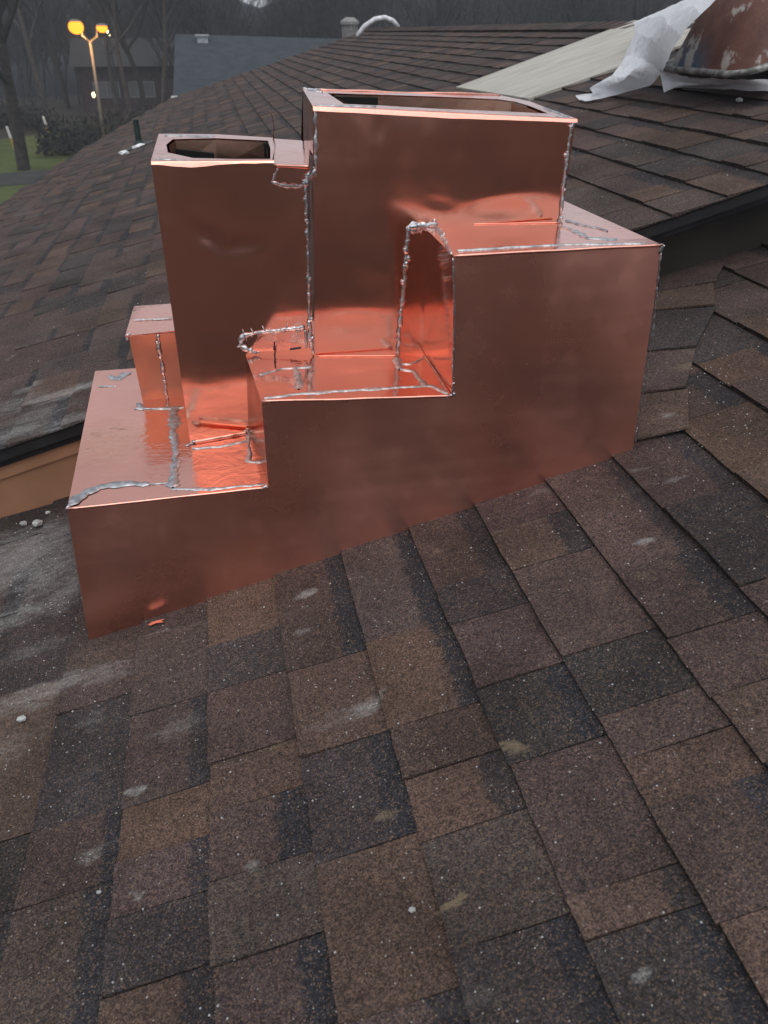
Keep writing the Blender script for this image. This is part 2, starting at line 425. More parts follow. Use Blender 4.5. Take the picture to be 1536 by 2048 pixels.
# ---- lower roof: course lines and tabs read off the photograph
c1 = lambda x, y: (x / 1.954, 1000 + y / 1.954)
c2 = lambda x, y: (768 + x / 1.784, 900 + y / 1.784)
LX = [-.586, -.448, -.309, -.170, -.031, .106, .238, .372, .505, .640, .770, .912, 1.050, 1.195, 1.345, 1.505, 1.660]
TABS = {   # course index: (top y, [(joint, hard?)...], [(tone, band)...])
    3: ([(c1(125, 745), 1), (c1(90, 1315), 1), (c1(50, 1605), 0)], ['c0', 't0', 'c0', 'b1']),
    4: ([(c1(400, 590), 1), (c1(390, 665), 0), (c1(380, 805), 1), (c1(330, 1252), 1), (c1(235, 1567), 0)], ['g0', 'g0', 'b0', 'c0', 'b1', 'g1']),
    5: ([(c1(680, 512), 1), (c1(680, 808), 1), (c1(650, 1165), 0), (c1(645, 1375), 1), (c1(620, 1600), 0), (c1(620, 1890), 1)], ['g0', 'g0', 'b1', 't0', 'b1', 'c0', 't1']),
    6: ([(c1(975, 540), 1), (c1(985, 715), 0), (c1(1000, 990), 1), (c1(1010, 1183), 1), (c1(1025, 1445), 0), (c1(1030, 1775), 1)], ['t0', 'c0', 'b0', 't0', 'b1', 'g0', 'b1']),
    7: ([(c1(1260, 462), 1), (c1(1290, 640), 0), (c1(1340, 970), 1), (c1(1360, 1400), 0), (c2(120, 1975), 1)], ['b1', 'b1', 't0', 'c1', 't0', 'b1']),
    8: ([(c2(110, 648), 1), (c2(180, 960), 0), (c2(240, 1135), 1), (c2(305, 1355), 0), (c2(440, 1740), 1)], ['g1', 't1', 'b0', 't1', 'g0', 'c1']),
    9: ([(c2(327, 465), 1), (c2(400, 590), 0), (c2(490, 815), 1), (c2(635, 1075), 0), (c2(830, 1557), 1), (c2(900, 1707), 1)], ['b1', 'c0', 'r0', 'c1', 'b0', 't1', 'c1']),
    10: ([(c2(522, 262), 1), (c2(605, 400), 0), (c2(800, 700), 1), (c2(950, 905), 0), (c2(1030, 1060), 0), (c2(1140, 1230), 1), (c2(1250, 1690), 0)], ['r0', 't1', 'b0', 'c0', 'b0', 't0', 'b1', 't0']),
    11: ([(c2(980, 400), 1), (c2(1165, 638), 1), (c2(1285, 855), 0), (c2(1400, 1120), 1)], ['b1', 'b1', 'b0', 't0', 'c1']),
    12: ([(c2(1145, 172), 1), (c2(1325, 485), 1)], ['b1', 'c0', 'b1']),
}
LOW_Y0, LOW_Y1 = -4.6, 1.02
deck = py_obj('roof_lower', [roofpt(-1.7, LOW_Y0, -.004), roofpt(3.1, LOW_Y0, -.004), roofpt(3.1, LOW_Y1, -.004), roofpt(-1.7, LOW_Y1, -.004),
                             roofpt(-1.7, LOW_Y0, -.05), roofpt(3.1, LOW_Y0, -.05), roofpt(3.1, LOW_Y1, -.05), roofpt(-1.7, LOW_Y1, -.05)],
              [(0, 1, 2, 3), (7, 6, 5, 4), (0, 4, 5, 1), (1, 5, 6, 2), (2, 6, 7, 3), (3, 7, 4, 0)], plain('roof_felt', (.02, .02, .021), .9))
tag(deck, 'brown and charcoal shingle roof slope under the copper chimney', 'roof', kind='structure')
r = random.Random(5)
low = []
xs = list(LX)
while xs[0] > -1.7: xs.insert(0, xs[0] - EXPO)
n_pre = len(xs) - len(LX)
while xs[-1] < 3.1: xs.append(xs[-1] + EXPO)
for i in range(len(xs) - 1):
    k = i - n_pre
    tabs = []
    if k in TABS:
        J, T = TABS[k]
        ys = [onroof(p).y for p, hd in J]
        y_hi = 0.66 if k <= 4 else 0.10
        top = y_hi; lift = 0.0
        for q, yy in enumerate(ys):
            tabs.append((yy, top, T[q][0], T[q][1] == '1', lift))
            if J[q][1]: lift = 0.0038 if lift == 0 else 0.0
            top = yy
        last = top - r.uniform(.17, .24)
        tabs.append((last, top, T[-1][0], T[-1][1] == '1', lift))
        tabs += random_tabs(LOW_Y0, last, r)
        if y_hi < LOW_Y1: tabs += random_tabs(y_hi, LOW_Y1, r)
    else:
        tabs = random_tabs(LOW_Y0 - r.uniform(0, .2), LOW_Y1, r)
    low.append((xs[i], xs[i + 1], tabs))
def hid_low(x, y0, y1): return (0.05 < x < 1.0 and y0 > 0.0) or (y0 > .9)
lay_roof('roof_lower', 0.0, low, M_SH_LOW, deck, hid_low)

# patched shingle pieces woven along the chimney side
def slab(name, pts, up0, up1, tone, band, mat, parent):
    V = [roofpt(onroof(p).x, onroof(p).y, u) for p, u in zip(pts, (up0, up0, up1, up1))]
    W = [v - NRM * 0.005 for v in V]
    n = 4
    F = [(0, 1, 2, 3)] + [(i, n + i, n + (i + 1) % n, (i + 1) % n) for i in range(n)]
    link(name, fill_mesh(name, [(V + W, F, [(0, 0), (1, 0), (1, 1), (0, 1)] * 2, TONES[tone], (0.7, 1.0 if band else 0.0, .5))]), mat, parent)
for pts, tn in [([(1318, 592), (1432, 574), (1455, 520), (1322, 528)], 'b'), ([(1310, 632), (1430, 620), (1428, 574), (1316, 588)], 't'),
                ([(1297, 714), (1392, 704), (1432, 622), (1306, 632)], 'c'), ([(1284, 798), (1372, 786), (1392, 706), (1294, 714)], 'b'),
                ([(1268, 893), (1378, 868), (1376, 788), (1280, 799)], 't')]:
    slab('shingle', pts, 0.0175, 0.0125, tn, False, M_SH_LOW, deck)

# ---- upper roof, its plane parallel to the lower one
EAVE = [(-1.95, RAKE_Y), (-1.62, 4.5), (-1.40, 6.4), (-1.13, 8.7), (-0.72, 10.6), (-0.22, 12.6), (3.0, 13.1)]   # open edge of the slope
RIDGE_X = 3.0
def edge_y(x):        # far end of a course at x
    y = 13.1
    for (xa, ya), (xb, yb) in zip(EAVE, EAVE[1:]):
        if xa <= x <= xb: return ya + (yb - ya) * (x - xa) / (xb - xa)
    return y
P_up = [(RIDGE_X, RAKE_Y)] + [(RIDGE_X, 13.1)] + EAVE[::-1][1:]
V = [roofpt(x, y, -.004, UP_H) for x, y in P_up]; W = [roofpt(x, y, -.03, UP_H) for x, y in P_up]; n = len(V)
updeck = py_obj('roof_upper', V + W, [tuple(range(n)), tuple(range(2 * n - 1, n - 1, -1))] + [((i + 1) % n, i, n + i, n + (i + 1) % n) for i in range(n)], plain('roof_felt_upper', (.02, .02, .021), .9))
tag(updeck, 'raised brown shingle roof behind the copper chimney, rising to the long ridge', 'roof', kind='structure')
r = random.Random(9)
upc_ = []
ux = [1.452 + EXPO * 1.02 * k for k in range(-26, 12)]
ux = [x for x in ux if -1.95 < x < RIDGE_X - .03] + [RIDGE_X]
for i in range(len(ux) - 1):
    ymax = edge_y(ux[i])
    if ymax > RAKE_Y + .1:
        upc_.append((ux[i], ux[i + 1] if i < len(ux) - 2 else RIDGE_X + .02, random_tabs(RAKE_Y - .006, ymax, r)))
def hid_up(x, y0, y1): return 0.22 < x < 1.0 and y1 < 2.2 and False
lay_roof('roof_upper', UP_H, upc_, M_SH_UP, updeck, hid_up)
# other side of the ridge, so that the roof is a roof from a step aside
back = [roofpt(RIDGE_X + .02, y, .0, UP_H) for y in (RAKE_Y, 13.1)]
back += [Vector((6.6, 13.1, back[0].z - 1.0)), Vector((6.6, RAKE_Y, back[0].z - 1.0))]
o = py_obj('roof_slope', back + [v - Vector((0, 0, .05)) for v in back], [(0, 1, 2, 3), (7, 6, 5, 4), (0, 4, 5, 1), (1, 5, 6, 2), (2, 6, 7, 3), (3, 7, 4, 0)], plain('far_shingle', (.07, .058, .055), .9), updeck)
back = [roofpt(3.1, y, -.01, 0) for y in (LOW_Y0, RAKE_Y - .05)]
back += [Vector((6.6, RAKE_Y - .05, back[0].z - 1.0)), Vector((6.6, LOW_Y0, back[0].z - 1.0))]
o = py_obj('roof_slope', back + [v - Vector((0, 0, .05)) for v in back], [(0, 1, 2, 3), (7, 6, 5, 4), (0, 4, 5, 1), (1, 5, 6, 2), (2, 6, 7, 3), (3, 7, 4, 0)], plain('far_shingle_lower', (.07, .058, .055), .9), deck)
# ridge caps: folded shingles one after another along the ridge
yy = RAKE_Y - .02; k = 0
rz = roofpt(RIDGE_X, 0, 0, UP_H).z
while yy < 13.05:
    z0 = rz + .012; L = .29
    t1, t0 = .012, .004
    V = [(RIDGE_X - .15, yy, z0 - .15 * TAN + t1), (RIDGE_X + .01, yy, z0 + t1), (RIDGE_X + .17, yy, z0 - .15 * TAN + t1),
         (RIDGE_X - .15, yy + L, z0 - .15 * TAN + t0), (RIDGE_X + .01, yy + L, z0 + t0), (RIDGE_X + .17, yy + L, z0 - .15 * TAN + t0)]
    V += [(a, b, c - .009) for a, b, c in V]
    F = [(0, 1, 4, 3), (1, 2, 5, 4), (0, 6, 7, 1), (1, 7, 8, 2), (0, 3, 9, 6), (2, 8, 11, 5)]
    link('ridge_cap', fill_mesh('ridge_cap', [([Vector(v) for v in V], F, [(0, 0)] * 12, [q * rnd.uniform(.8, 1.1) for q in TONES[rnd.choice('bcbg')]], (1, 0, .5))]), M_SH_UP, updeck)
    yy += .142 if yy > 3 else .142
    k += 1
# rake trim
M_DRIP = plain('black_drip_edge', (.018, .018, .02), .45, 0.0, .3, 20)
M_TAN = plain('tan_fascia_paint', (.33, .172, .098), .5, 0.0, .12, 6)
M_TRIM = plain('tan_trim_paint', (.38, .20, .115), .5, 0.0, .12, 6)
M_DKFASC = plain('shade_darkened_fascia', (.034, .030, .025), .6, 0.0, .2, 6)  # shade under the overhang is put into this dark board colour
def rake(name, xa, xb, y0, y1, u0, u1, mat):
    V = [roofpt(x, y, u, UP_H) for y in (y0, y1) for x, u in ((xa, u0), (xb, u0), (xb, u1), (xa, u1))]
    return py_obj(name, V, [(0, 1, 2, 3), (7, 6, 5, 4), (0, 4, 5, 1), (1, 5, 6, 2), (2, 6, 7, 3), (3, 7, 4, 0)], mat, updeck)
rake('drip_edge', -1.9, 3.0, RAKE_Y + .012, RAKE_Y + .02, -.048, .004, M_DRIP)
rake('drip_edge', -1.9, 3.0, RAKE_Y + .0205, RAKE_Y + .05, -.052, -.0302, M_DRIP)
rake('trim_strip', -1.9, .9, RAKE_Y + .026, RAKE_Y + .05, -.085, -.0525, M_TRIM)
rake('fascia_board', -1.9, .9, RAKE_Y + .034, RAKE_Y + .06, -.205, -.0855, M_TAN)
rake('fascia_board', .95, 3.0, RAKE_Y + .10, RAKE_Y + .125, -.20, -.0525, M_DKFASC)
V = [Vector((x, y, 0)) for x, y in ((0, 0), (1, 0))]
del V

# ================================================================== COPPER CHIMNEY
ch = empty('copper_chimney', (0.55, 0.33, 0.155))
tag(ch, 'new copper clad chimney with three stepped ledges and two open towers, soldered along its seams', 'chimney')
F0 = lambda p: on(p, 1, 0.0)
PX = dict(A=(134, 1018), B=(537, 975), Cc=(523, 803), D=(905, 792), E=(907, 512), Fr=(1325, 490), G=(1265, 905), H=(178, 1287))
Q = {k: F0(p) for k, p in PX.items()}
Z1, Z2, Z3 = .307, .469, .706
YB = .664
# front sheet: one flat sheet with its stepped top edge
out = [Q['H'] - Vector((0, 0, .012)), Q['G'] - Vector((0, 0, .012)), Q['Fr'], Q['E'], Q['D'], Q['Cc'], Q['B'], Q['A']]
bm = bmesh.new()
fv = [bm.verts.new(v) for v in out]; bv = [bm.verts.new(v + Vector((0, .002, 0))) for v in out]
bm.faces.new(fv); bm.faces.new(bv[::-1])
for i in range(8): bm.faces.new([fv[(i + 1) % 8], fv[i], bv[i], bv[(i + 1) % 8]])
front = bm_obj('front_panel', bm, M_CU_FRONT, ch)
dy = Vector((0, .0022, 0))
def lvl(v, y): return Vector((v.x, y, v.z))
# ledges
sheet('ledge', [Q['A'] + dy, Q['B'] + dy, Vector((.40, YB, Z1)), on((190, 742), 2, Z1)], M_CU_FLAT, ch, 20, 20, .0015, .0012)
sheet('ledge', [Q['Cc'] + dy, Q['D'] + dy, Vector((.712, .46, Z2)), Vector((.345, .46, Z2))], M_CU_FLAT, ch, 16, 12, .0015, .001)
sheet('ledge', [Q['E'] + dy, Q['Fr'] + dy, Vector((1.066, YB, Z3)), Vector((.722, YB, Z3))], M_CU_FLAT, ch, 16, 16, .0015, .001)
# risers between the ledges, facing down the slope
lo = lambda v: v + dy + Vector((.0008, 0, 0))
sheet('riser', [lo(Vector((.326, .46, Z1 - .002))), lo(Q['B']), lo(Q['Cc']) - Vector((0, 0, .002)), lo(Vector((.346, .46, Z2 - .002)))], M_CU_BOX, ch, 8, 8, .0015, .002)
sheet('riser', [lo(Vector((.712, .46, Z2))), lo(Q['D']), lo(Q['E']) - Vector((0, 0, .002)), lo(Vector((.724, .46, Z3 - .002)))], M_CU, ch, 8, 8, .0015, .002)
# side and back sheets
bk_l, bk_r = on((190, 742), 2, Z1), Vector((1.066, YB, Z3))
sheet('side_panel', [Vector((0, YB, -.03)), Q['H'] + dy, Q['A'] + dy - Vector((0, 0, .001)), bk_l - Vector((0, 0, .001))], M_CU, ch, 6, 6, .0015, .003)
sheet('side_panel', [Q['G'] + dy, Vector((1.085, YB, .25)), bk_r - Vector((0, 0, .001)), Q['Fr'] + dy - Vector((0, 0, .001))], M_CU, ch, 6, 6, .0015, .003)
sheet('back_panel', [Vector((1.06, YB + .001, .3)), Vector((.01, YB + .001, .0)), Vector((.01, YB + .001, Z1 - .003)), Vector((1.06, YB + .001, Z1 - .003))], M_CU, ch, 6, 4)
sheet('back_panel', [Vector((1.06, YB + .001, Z1 - .002)), Vector((.73, YB + .001, Z1 - .002)), Vector((.73, YB + .001, Z3 - .002)), Vector((1.06, YB + .001, Z3 - .002))], M_CU, ch, 6, 4)
# folded hems along the front edges of the ledges
def hem(a, b, r0=.0028, parent=ch, name='hem', wave=0.0, n=24):
    bm = bmesh.new(); pts = []
    for i in range(n + 1):
        p = a.lerp(b, i / n)
        p = p + Vector((0, -.0006 + wave * noise.noise(p * 14), wave * noise.noise(p * 11 + Vector((5, 1, 2)))))
        pts.append(p)
    tube_bm(bm, pts, [r0 * (1 + .25 * noise.noise(p * 40)) for p in pts], 8)
    return bm_obj(name, bm, M_CU_FLAT, parent, True)
for a, b in (('A', 'B'), ('Cc', 'D'), ('E', 'Fr')): hem(Q[a], Q[b], wave=.0012)

# ---- towers
def ring_rim(name, outer, inner, mat, parent, thick=.0015):
    n = len(outer); V = list(outer) + list(inner) + [v - Vector((0, 0, thick)) for v in outer] + [v - Vector((0, 0, thick)) for v in inner]
    F = []
    for i in range(n):
        j = (i + 1) % n
        F += [(i, j, n + j, n + i), (2 * n + j, 2 * n + i, 3 * n + i, 3 * n + j), (j, i, 2 * n + i, 2 * n + j), (n + i, n + j, 3 * n + j, 3 * n + i)]
    return py_obj(name, V, F, mat, parent)
def liner(name, inner, depth, mat, parent, wob=.004):
    n = len(inner); V = []; F = []; lv = 6
    for k in range(lv + 1):
        d = depth * k / lv
        for v in inner:
            c_ = sum(inner, Vector()) / n; p = v.lerp(c_, .05 + .12 * d / depth) - Vector((0, 0, .0018 + d))
            V.append(p + Vector((wob * noise.noise(p * 12), wob * noise.noise(p * 12 + Vector((9, 2, 4))), 0)) * (1 if k else 0))
    for k in range(lv):
        for i in range(n):
            j = (i + 1) % n
            F.append((k * n + i, (k + 1) * n + i, (k + 1) * n + j, k * n + j))
    return py_obj(name, V, F, mat, parent)
YL, YR = .259, .225
# lower tower
def yl(x): return YL - .029 * (x - .228) / .2645
tl = empty('tower', (.33, .45, .3)); tl.parent = ch; tl.location = Vector((.33, .45, .3)) - ch.location
def in_tower(t): return t
def child(o, t, wl):
    o.parent = t; o.matrix_parent_inverse = Matrix.Translation(-wl); return o
LT = Vector((.33, .45, .3)); RTv = Vector((.75, .45, .5))
zL = on((302, 325), 1, YL).z
TILT = .05                       # the tops were bent up a little towards the back
def topL(p, dz=0.0):
    d = ray(p); k = (zL + dz - TILT * YL - (CAM[2] - TILT * CAM[1])) / (d[2] - TILT * d[1]); return Vector(CAM + d * k)
FLb, FLt = on((378, 868), 1, YL), on((302, 325), 1, YL)
FRt = Vector((.4925, yl(.4925), zL - .002)); FRb = Vector((.4925, yl(.4925), Z1 - .01)); FLb.z -= .01
BLt = topL((318, 270)); BRt = topL((560, 280))
def tw_front(name, c, t, wl, wob, nx=60, ny=80, dents=()):
    o = sheet(name, c, M_CU, None, nx, ny, .0015, wob)
    for (dc, rx, rz, amp, sl) in dents:      # knocks in the sheet
        for v in o.data.vertices:
            dx, dz = (v.co.x - dc.x), (v.co.z - dc.z); dz -= sl * dx
            v.co.y += amp * math.exp(-(dx / rx) ** 2 - (dz / rz) ** 2)
    o.data.update(); child(o, t, wl); return o
tw_front('front_panel', [FLb, FRb, FRt, FLt], tl, LT, .003, dents=[(on((415, 470), 1, YL), .024, .016, .0030, -.5), (on((480, 488), 1, YL), .036, .011, .0020, .12), (on((360, 640), 1, YL), .02, .03, .0012, 0), (on((440, 640), 1, YL), .012, .006, .0009, -1)])
o = sheet('side_panel', [Vector((.235, BLt.y, Z1)), FLb + dy, FLt + dy, BLt], M_CU, None, 8, 12, .0015, .003); child(o, tl, LT)
byr = topL((560, 280)).y - .002
o = sheet('back_panel', [Vector((.50, byr, Z1)), Vector((.236, BLt.y - .002, Z1)), BLt - dy - Vector((0, 0, .001)), topL((560, 280)) - dy - Vector((0, 0, .001))], M_CU, None, 8, 12, .0015, .003); child(o, tl, LT)
up = Vector((0, 0, .0025))
def fit(l, front): return [Vector((v.x, max(v.y, yl(v.x) + front), v.z)) for v in l]
outL = [topL(p) + up for p in [(302, 325), (385, 330), (470, 331), (547, 330), (548, 303), (546, 278), (430, 271), (318, 270), (310, 297)]]
inL = [topL(p) + up for p in [(336, 308), (386, 319), (470, 321), (541, 321), (541, 300), (536, 284), (430, 279), (346, 281), (333, 292)]]
outL, inL = fit(outL, -.003), fit(inL, .012)
o = ring_rim('rim', outL, inL, M_CU_FLAT, None); child(o, tl, LT)
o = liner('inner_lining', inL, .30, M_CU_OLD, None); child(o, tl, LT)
# taller tower
tr = empty('tower'); tr.parent = ch; tr.location = RTv - ch.location
FLt2, FRt2 = on((625, 215), 1, YR), on((1152, 240), 1, YR)
FLb2 = Vector((.4925, YR, Z2 - .02)); FRb2 = Vector((.9785, YR, Z3)); 
def topR(p):
    d = ray(p); s = (FRt2.z - FLt2.z) / (FRt2.x - FLt2.x)
    k = (FLt2.z - s * FLt2.x - TILT * YR - (CAM[2] - s * CAM[0] - TILT * CAM[1])) / (d[2] - s * d[0] - TILT * d[1]); return Vector(CAM + d * k)
tw_front('front_panel', [FLb2, Vector((.971, YR, Z2 - .02)), FRt2, FLt2], tr, RTv, .004, 80, 60, dents=[(on((880, 405), 1, YR), .03, .012, .0006, -.2), (on((1010, 420), 1, YR), .06, .016, .0016, .0), (on((760, 260), 1, YR), .01, .02, .001, 0), (on((700, 650), 1, YR), .07, .02, .0014, 0)])
BL2 = topR((605, 180)); BR2 = topR((1000, 193)); MR2 = topR((1058, 205))
o = sheet('side_panel', [Vector((.50, BL2.y, Z1)), FLb2 + dy - Vector((0, 0, Z2 - Z1)), FLt2 + dy, BL2], M_CU, None, 8, 12, .0015, .004); child(o, tr, RTv)
YBR = min(BR2.y, .66)
o = sheet('side_panel', [FRb2 + dy, Vector((.97, .60, Z3)), MR2, FRt2 + dy], M_CU, None, 8, 12, .0015, .004); child(o, tr, RTv)
o = sheet('back_panel', [Vector((.97, .62, Z3 - .2)), Vector((.50, .68, Z3 - .3)), BL2 + dy, BR2 + dy], M_CU, None, 8, 12, .0015, .004); child(o, tr, RTv)
outR = [topR(p) + up for p in [(625, 215), (740, 219.5), (880, 226), (1020, 233), (1152, 240), (1100, 221), (1058, 205), (1000, 193), (880, 189), (757, 186), (605, 180)]]
inR = [topR(p) + up for p in [(688, 211), (760, 214), (880, 221), (1010, 226), (1096, 230), (1060, 215), (1030, 206), (995, 201), (880, 196), (755, 192), (655, 189)]]
o = ring_rim('rim', outR, inR, M_CU_FLAT, None); child(o, tr, RTv)
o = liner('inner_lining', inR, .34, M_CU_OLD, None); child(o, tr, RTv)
o = hem(topR((640, 183)) + up, BR2 + up, .003, None, 'hem', .002, 30); child(o, tr, RTv)
def lip(name, a, b, w0, w1, t, wl, bulge=None, n=40):
    V, F = [], []
    for i in range(n + 1):
        u = i / n; p = a.lerp(b, u) + Vector((0, -.0006, .0031))
        w = (w0 + (w1 - w0) * u) * (1 + .25 * noise.noise(Vector((u * 9, w0 * 999, 3)))) + (bulge[1] * math.exp(-((u - bulge[0]) / bulge[2]) ** 2) if bulge else 0)
        V += [p, p + Vector((0, -.0030, -.0006)), p + Vector((0, -.0042, -.0025 - .0 * w)), p + Vector((0, -.0048 - w * .35, -.0025 - w))]
        V[-1].y -= .0006 * noise.noise(Vector((u * 14, 5, w0)))
    for i in range(n):
        for k in range(3): q = i * 4 + k; F.append((q, q + 1, q + 5, q + 4))
    o = py_obj(name, V, F, M_CU_FLAT, None, True); return child(o, t, wl)
lip('lip', Vector((FLt.x + .0005, yl(FLt.x), zL)), Vector((.440, yl(.440), zL - .001)), .0030, .0022, tl, LT, (.33, .0050, .2))
lip('lip', FLt2 - Vector((0, .001, 0)), FRt2 - Vector((0, .001, 0)), .0050, .0040, tr, RTv, (.5, .002, .3), 60)
# added black panels that paint the shade inside the tower openings
def shade_panel(px, y, t, wl, deep=.12):
    pts = [on(q, 1, y) for q in px]; x0, x1 = pts[0].x, pts[1].x; z0 = (pts[0].z, pts[1].z)
    V = []
    for yy in (y, y + .012): V += [Vector((x0, yy, z0[0])), Vector((x1, yy, z0[1])), Vector((x1, yy, z0[1] - deep)), Vector((x0, yy, z0[0] - deep))]
    o = py_obj('flue_shade', V, [(3, 2, 1, 0), (4, 5, 6, 7), (0, 1, 5, 4), (1, 2, 6, 5), (2, 3, 7, 6), (3, 0, 4, 7)], M_DARK); return child(o, t, wl)
shade_panel(((350, 298), (428, 307)), inL[7].y - .06, tl, LT)
shade_panel(((527, 286), (538, 287)), inL[5].y - .03, tl, LT)
shade_panel(((664, 193), (756, 195)), inR[9].y - .05, tr, RTv)
shade_panel(((1002, 206), (1017, 209)), inR[7].y - .012, tr, RTv)
# black sheets across the flues deep inside, their darkness painted in
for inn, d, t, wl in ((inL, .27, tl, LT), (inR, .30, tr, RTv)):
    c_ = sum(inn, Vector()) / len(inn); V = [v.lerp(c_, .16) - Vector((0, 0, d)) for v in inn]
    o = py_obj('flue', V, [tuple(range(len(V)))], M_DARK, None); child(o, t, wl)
# bridge plate between the towers, and the patch below it
zq = zL + .006
o = sheet('bridge_plate', [topL(q, .006) for q in ((548, 330), (617, 333), (620, 282), (547, 277))], M_CU_FLAT, ch, 8, 6, .004, .004)
hem(on((549, 331), 2, zq), on((617, 334), 2, zq), .003, ch, 'hem', .001, 10)
def onL(p, off=.0025):
    d = ray(p); s_ = -.029 / .2645      # the lower tower's face stands a little askew
    k = (YL - .228 * s_ - off + s_ * CAM[0] - CAM[1]) / (d[1] - s_ * d[0]); return Vector(CAM + d * k)
def onR(p, off=.0025): return on(p, 1, YR - off)
sheet('patch', [onL((547, 368)), onL((612, 372)), onL((616, 336)), onL((550, 334))], M_CU, ch, 6, 4, .0015, .002)
sheet('patch', [onL((497, 705)), onL((612, 697)), onL((612, 660)), onL((488, 670))], M_CU_FLAT, ch, 8, 4, .0015, .002)
sheet('patch', [onR((796, 709)), onR((846, 709)), onR((872, 452)), onR((818, 452))], M_CU, ch, 6, 16, .0015, .003)
# small closed box beside the lower tower
tb = empty('side_box', (.16, .55, .31)); tb.parent = ch; tb.location = Vector((.16, .55, .31)) - ch.location; TB = Vector((.16, .55, .31))
YX = .458
a, b = on((258, 675), 1, YX), on((285, 800), 1, YX)
zb = on((250, 672), 1, YX).z
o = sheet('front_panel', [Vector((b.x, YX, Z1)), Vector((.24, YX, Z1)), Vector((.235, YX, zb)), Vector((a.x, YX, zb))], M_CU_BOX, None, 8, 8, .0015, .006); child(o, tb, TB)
o = sheet('side_panel', [Vector((b.x, .67, Z1)), Vector((b.x, YX + .002, Z1)), Vector((a.x, YX + .002, zb)), Vector((a.x, .67, zb))], M_CU, None, 6, 6, .0015, .003); child(o, tb, TB)
o = sheet('cap', [on((250, 672), 2, zb + .002), on((350, 661), 2, zb + .004), on((345, 607), 2, zb + .003), on((268, 612), 2, zb + .003)], M_CU_FLAT, None, 10, 8, .0025, .004); child(o, tb, TB)

# ---- solder
srn = random.Random(31)
def path(pts, step=.004):
    out = []
    for a, b in zip(pts, pts[1:]):
        k = max(1, int((b - a).length / step))
        out += [a.lerp(b, i / k) for i in range(k)]
    return out + [pts[-1]]
def bead(pts, nrm, r0=.0042, spiky=0.0, name='solder_seam', parent=ch):
    """raised, lumpy run of solder; spiky adds the drips and tongues drawn out of it"""
    pts = path(pts); bm = bmesh.new(); nrm = Vector(nrm).normalized(); seed = Vector((srn.uniform(0, 99), srn.uniform(0, 99), 0))
    r0 = r0 * .78
    P, R = [], []
    for i, p in enumerate(pts):
        s = noise.noise(p * 90 + seed) + .6 * noise.noise(p * 230 + seed)
        P.append(p + Vector((noise.noise(p * 110 + seed * 2), noise.noise(p * 100 - seed) * .3, noise.noise(p * 120 + seed))) * r0 * .7)
        R.append(r0 * max(.35, 1 + .75 * s))
    R[0] *= .6; R[-1] *= .6
    tube_bm(bm, P, R, 7)
    n0 = len(pts)
    for _ in range(max(2, int(n0 / 7))):
        p = srn.choice(P); rr = r0 * srn.uniform(.5, 1.5)
        ret = bmesh.ops.create_icosphere(bm, subdivisions=1, radius=rr, matrix=Matrix.Translation(p + Vector((srn.uniform(-1, 1), srn.uniform(-.3, .3), srn.uniform(-1, 1))) * r0 * 1.2))
        for v in ret['verts']: v.co += Vector((noise.noise(v.co * 400), noise.noise(v.co * 410 + seed), noise.noise(v.co * 390 - seed))) * rr * .6
    if spiky:
        for _ in range(int(n0 * .9)):
            i = srn.randrange(len(P)); p = P[i]; t = (P[min(i + 1, len(P) - 1)] - P[max(0, i - 1)]).normalized()
            side = t.cross(nrm).normalized() * srn.choice((-1, 1, 1))
            l = srn.uniform(.3, 1.0) * spiky
            tip = p + side * l + t * srn.uniform(-.3, .3) * l + nrm * .0012
            tube_bm(bm, [p + nrm * .001, p.lerp(tip, .5) + nrm * .0008, tip], [r0 * .5, r0 * .38, r0 * .1], 5)
    c0 = pts[0]
    for v in bm.verts:                       # press the run against the sheet
        k = min(((v.co - q).length_squared, ii) for ii, q in enumerate(pts[::3]))[1]; q = pts[k * 3]
        dn = (v.co - q).dot(nrm); v.co -= nrm * dn * .45
    return bm_obj(name, bm, M_SOLDER, parent, True)
def smear(pts, nrm, w=.008, name='solder_seam', parent=ch, lift=.0008, jag=.75):
    """flat wiped solder on a sheet"""
    pts = path(pts, .005); nrm = Vector(nrm).normalized(); seed = Vector((srn.uniform(0, 99), 3, srn.uniform(0, 99)))
    bm = bmesh.new(); rows = []
    for i, p in enumerate(pts):
        t = (pts[min(i + 1, len(pts) - 1)] - pts[max(0, i - 1)]).normalized()
        s = t.cross(nrm).normalized()
        end = min(1, (min(i, len(pts) - 1 - i) + .6) / 2.5)
        w_ = w * (.75 + .7 * noise.noise(p * 22 + seed)); wl = w_ * (1 + jag * noise.noise(p * 60 + seed) + .4 * jag * noise.noise(p * 190 + seed)) * end
        wr = w_ * (1 + jag * noise.noise(p * 60 - seed) + .4 * jag * noise.noise(p * 190 - seed)) * end
        c = p + s * w * .35 * noise.noise(p * 35 + seed * 2)
        h = lift * (1.3 + .8 * noise.noise(p * 120))
        rows.append([bm.verts.new(q) for q in (c - s * wl - nrm * .001, c - s * wl * .75 + nrm * h * .7, c + nrm * h * 1.4, c + s * wr * .75 + nrm * h * .7, c + s * wr - nrm * .001)])
    for a, b in zip(rows, rows[1:]):
        for k in range(4): bm.faces.new([a[k], a[k + 1], b[k + 1], b[k]])
    return bm_obj(name, bm, M_SMEAR, parent, True)
FN, UN, LN = (0, -1, 0), (0, 0, 1), (-1, 0, 0)
L_ = lambda *p: [onL(q, .002) for q in p]
R_ = lambda *p: [onR(q, .002) for q in p]
G_ = lambda *p: [on(q, 1, -.001) for q in p]
T1 = lambda *p: [on(q, 2, Z1 + .0015) for q in p]
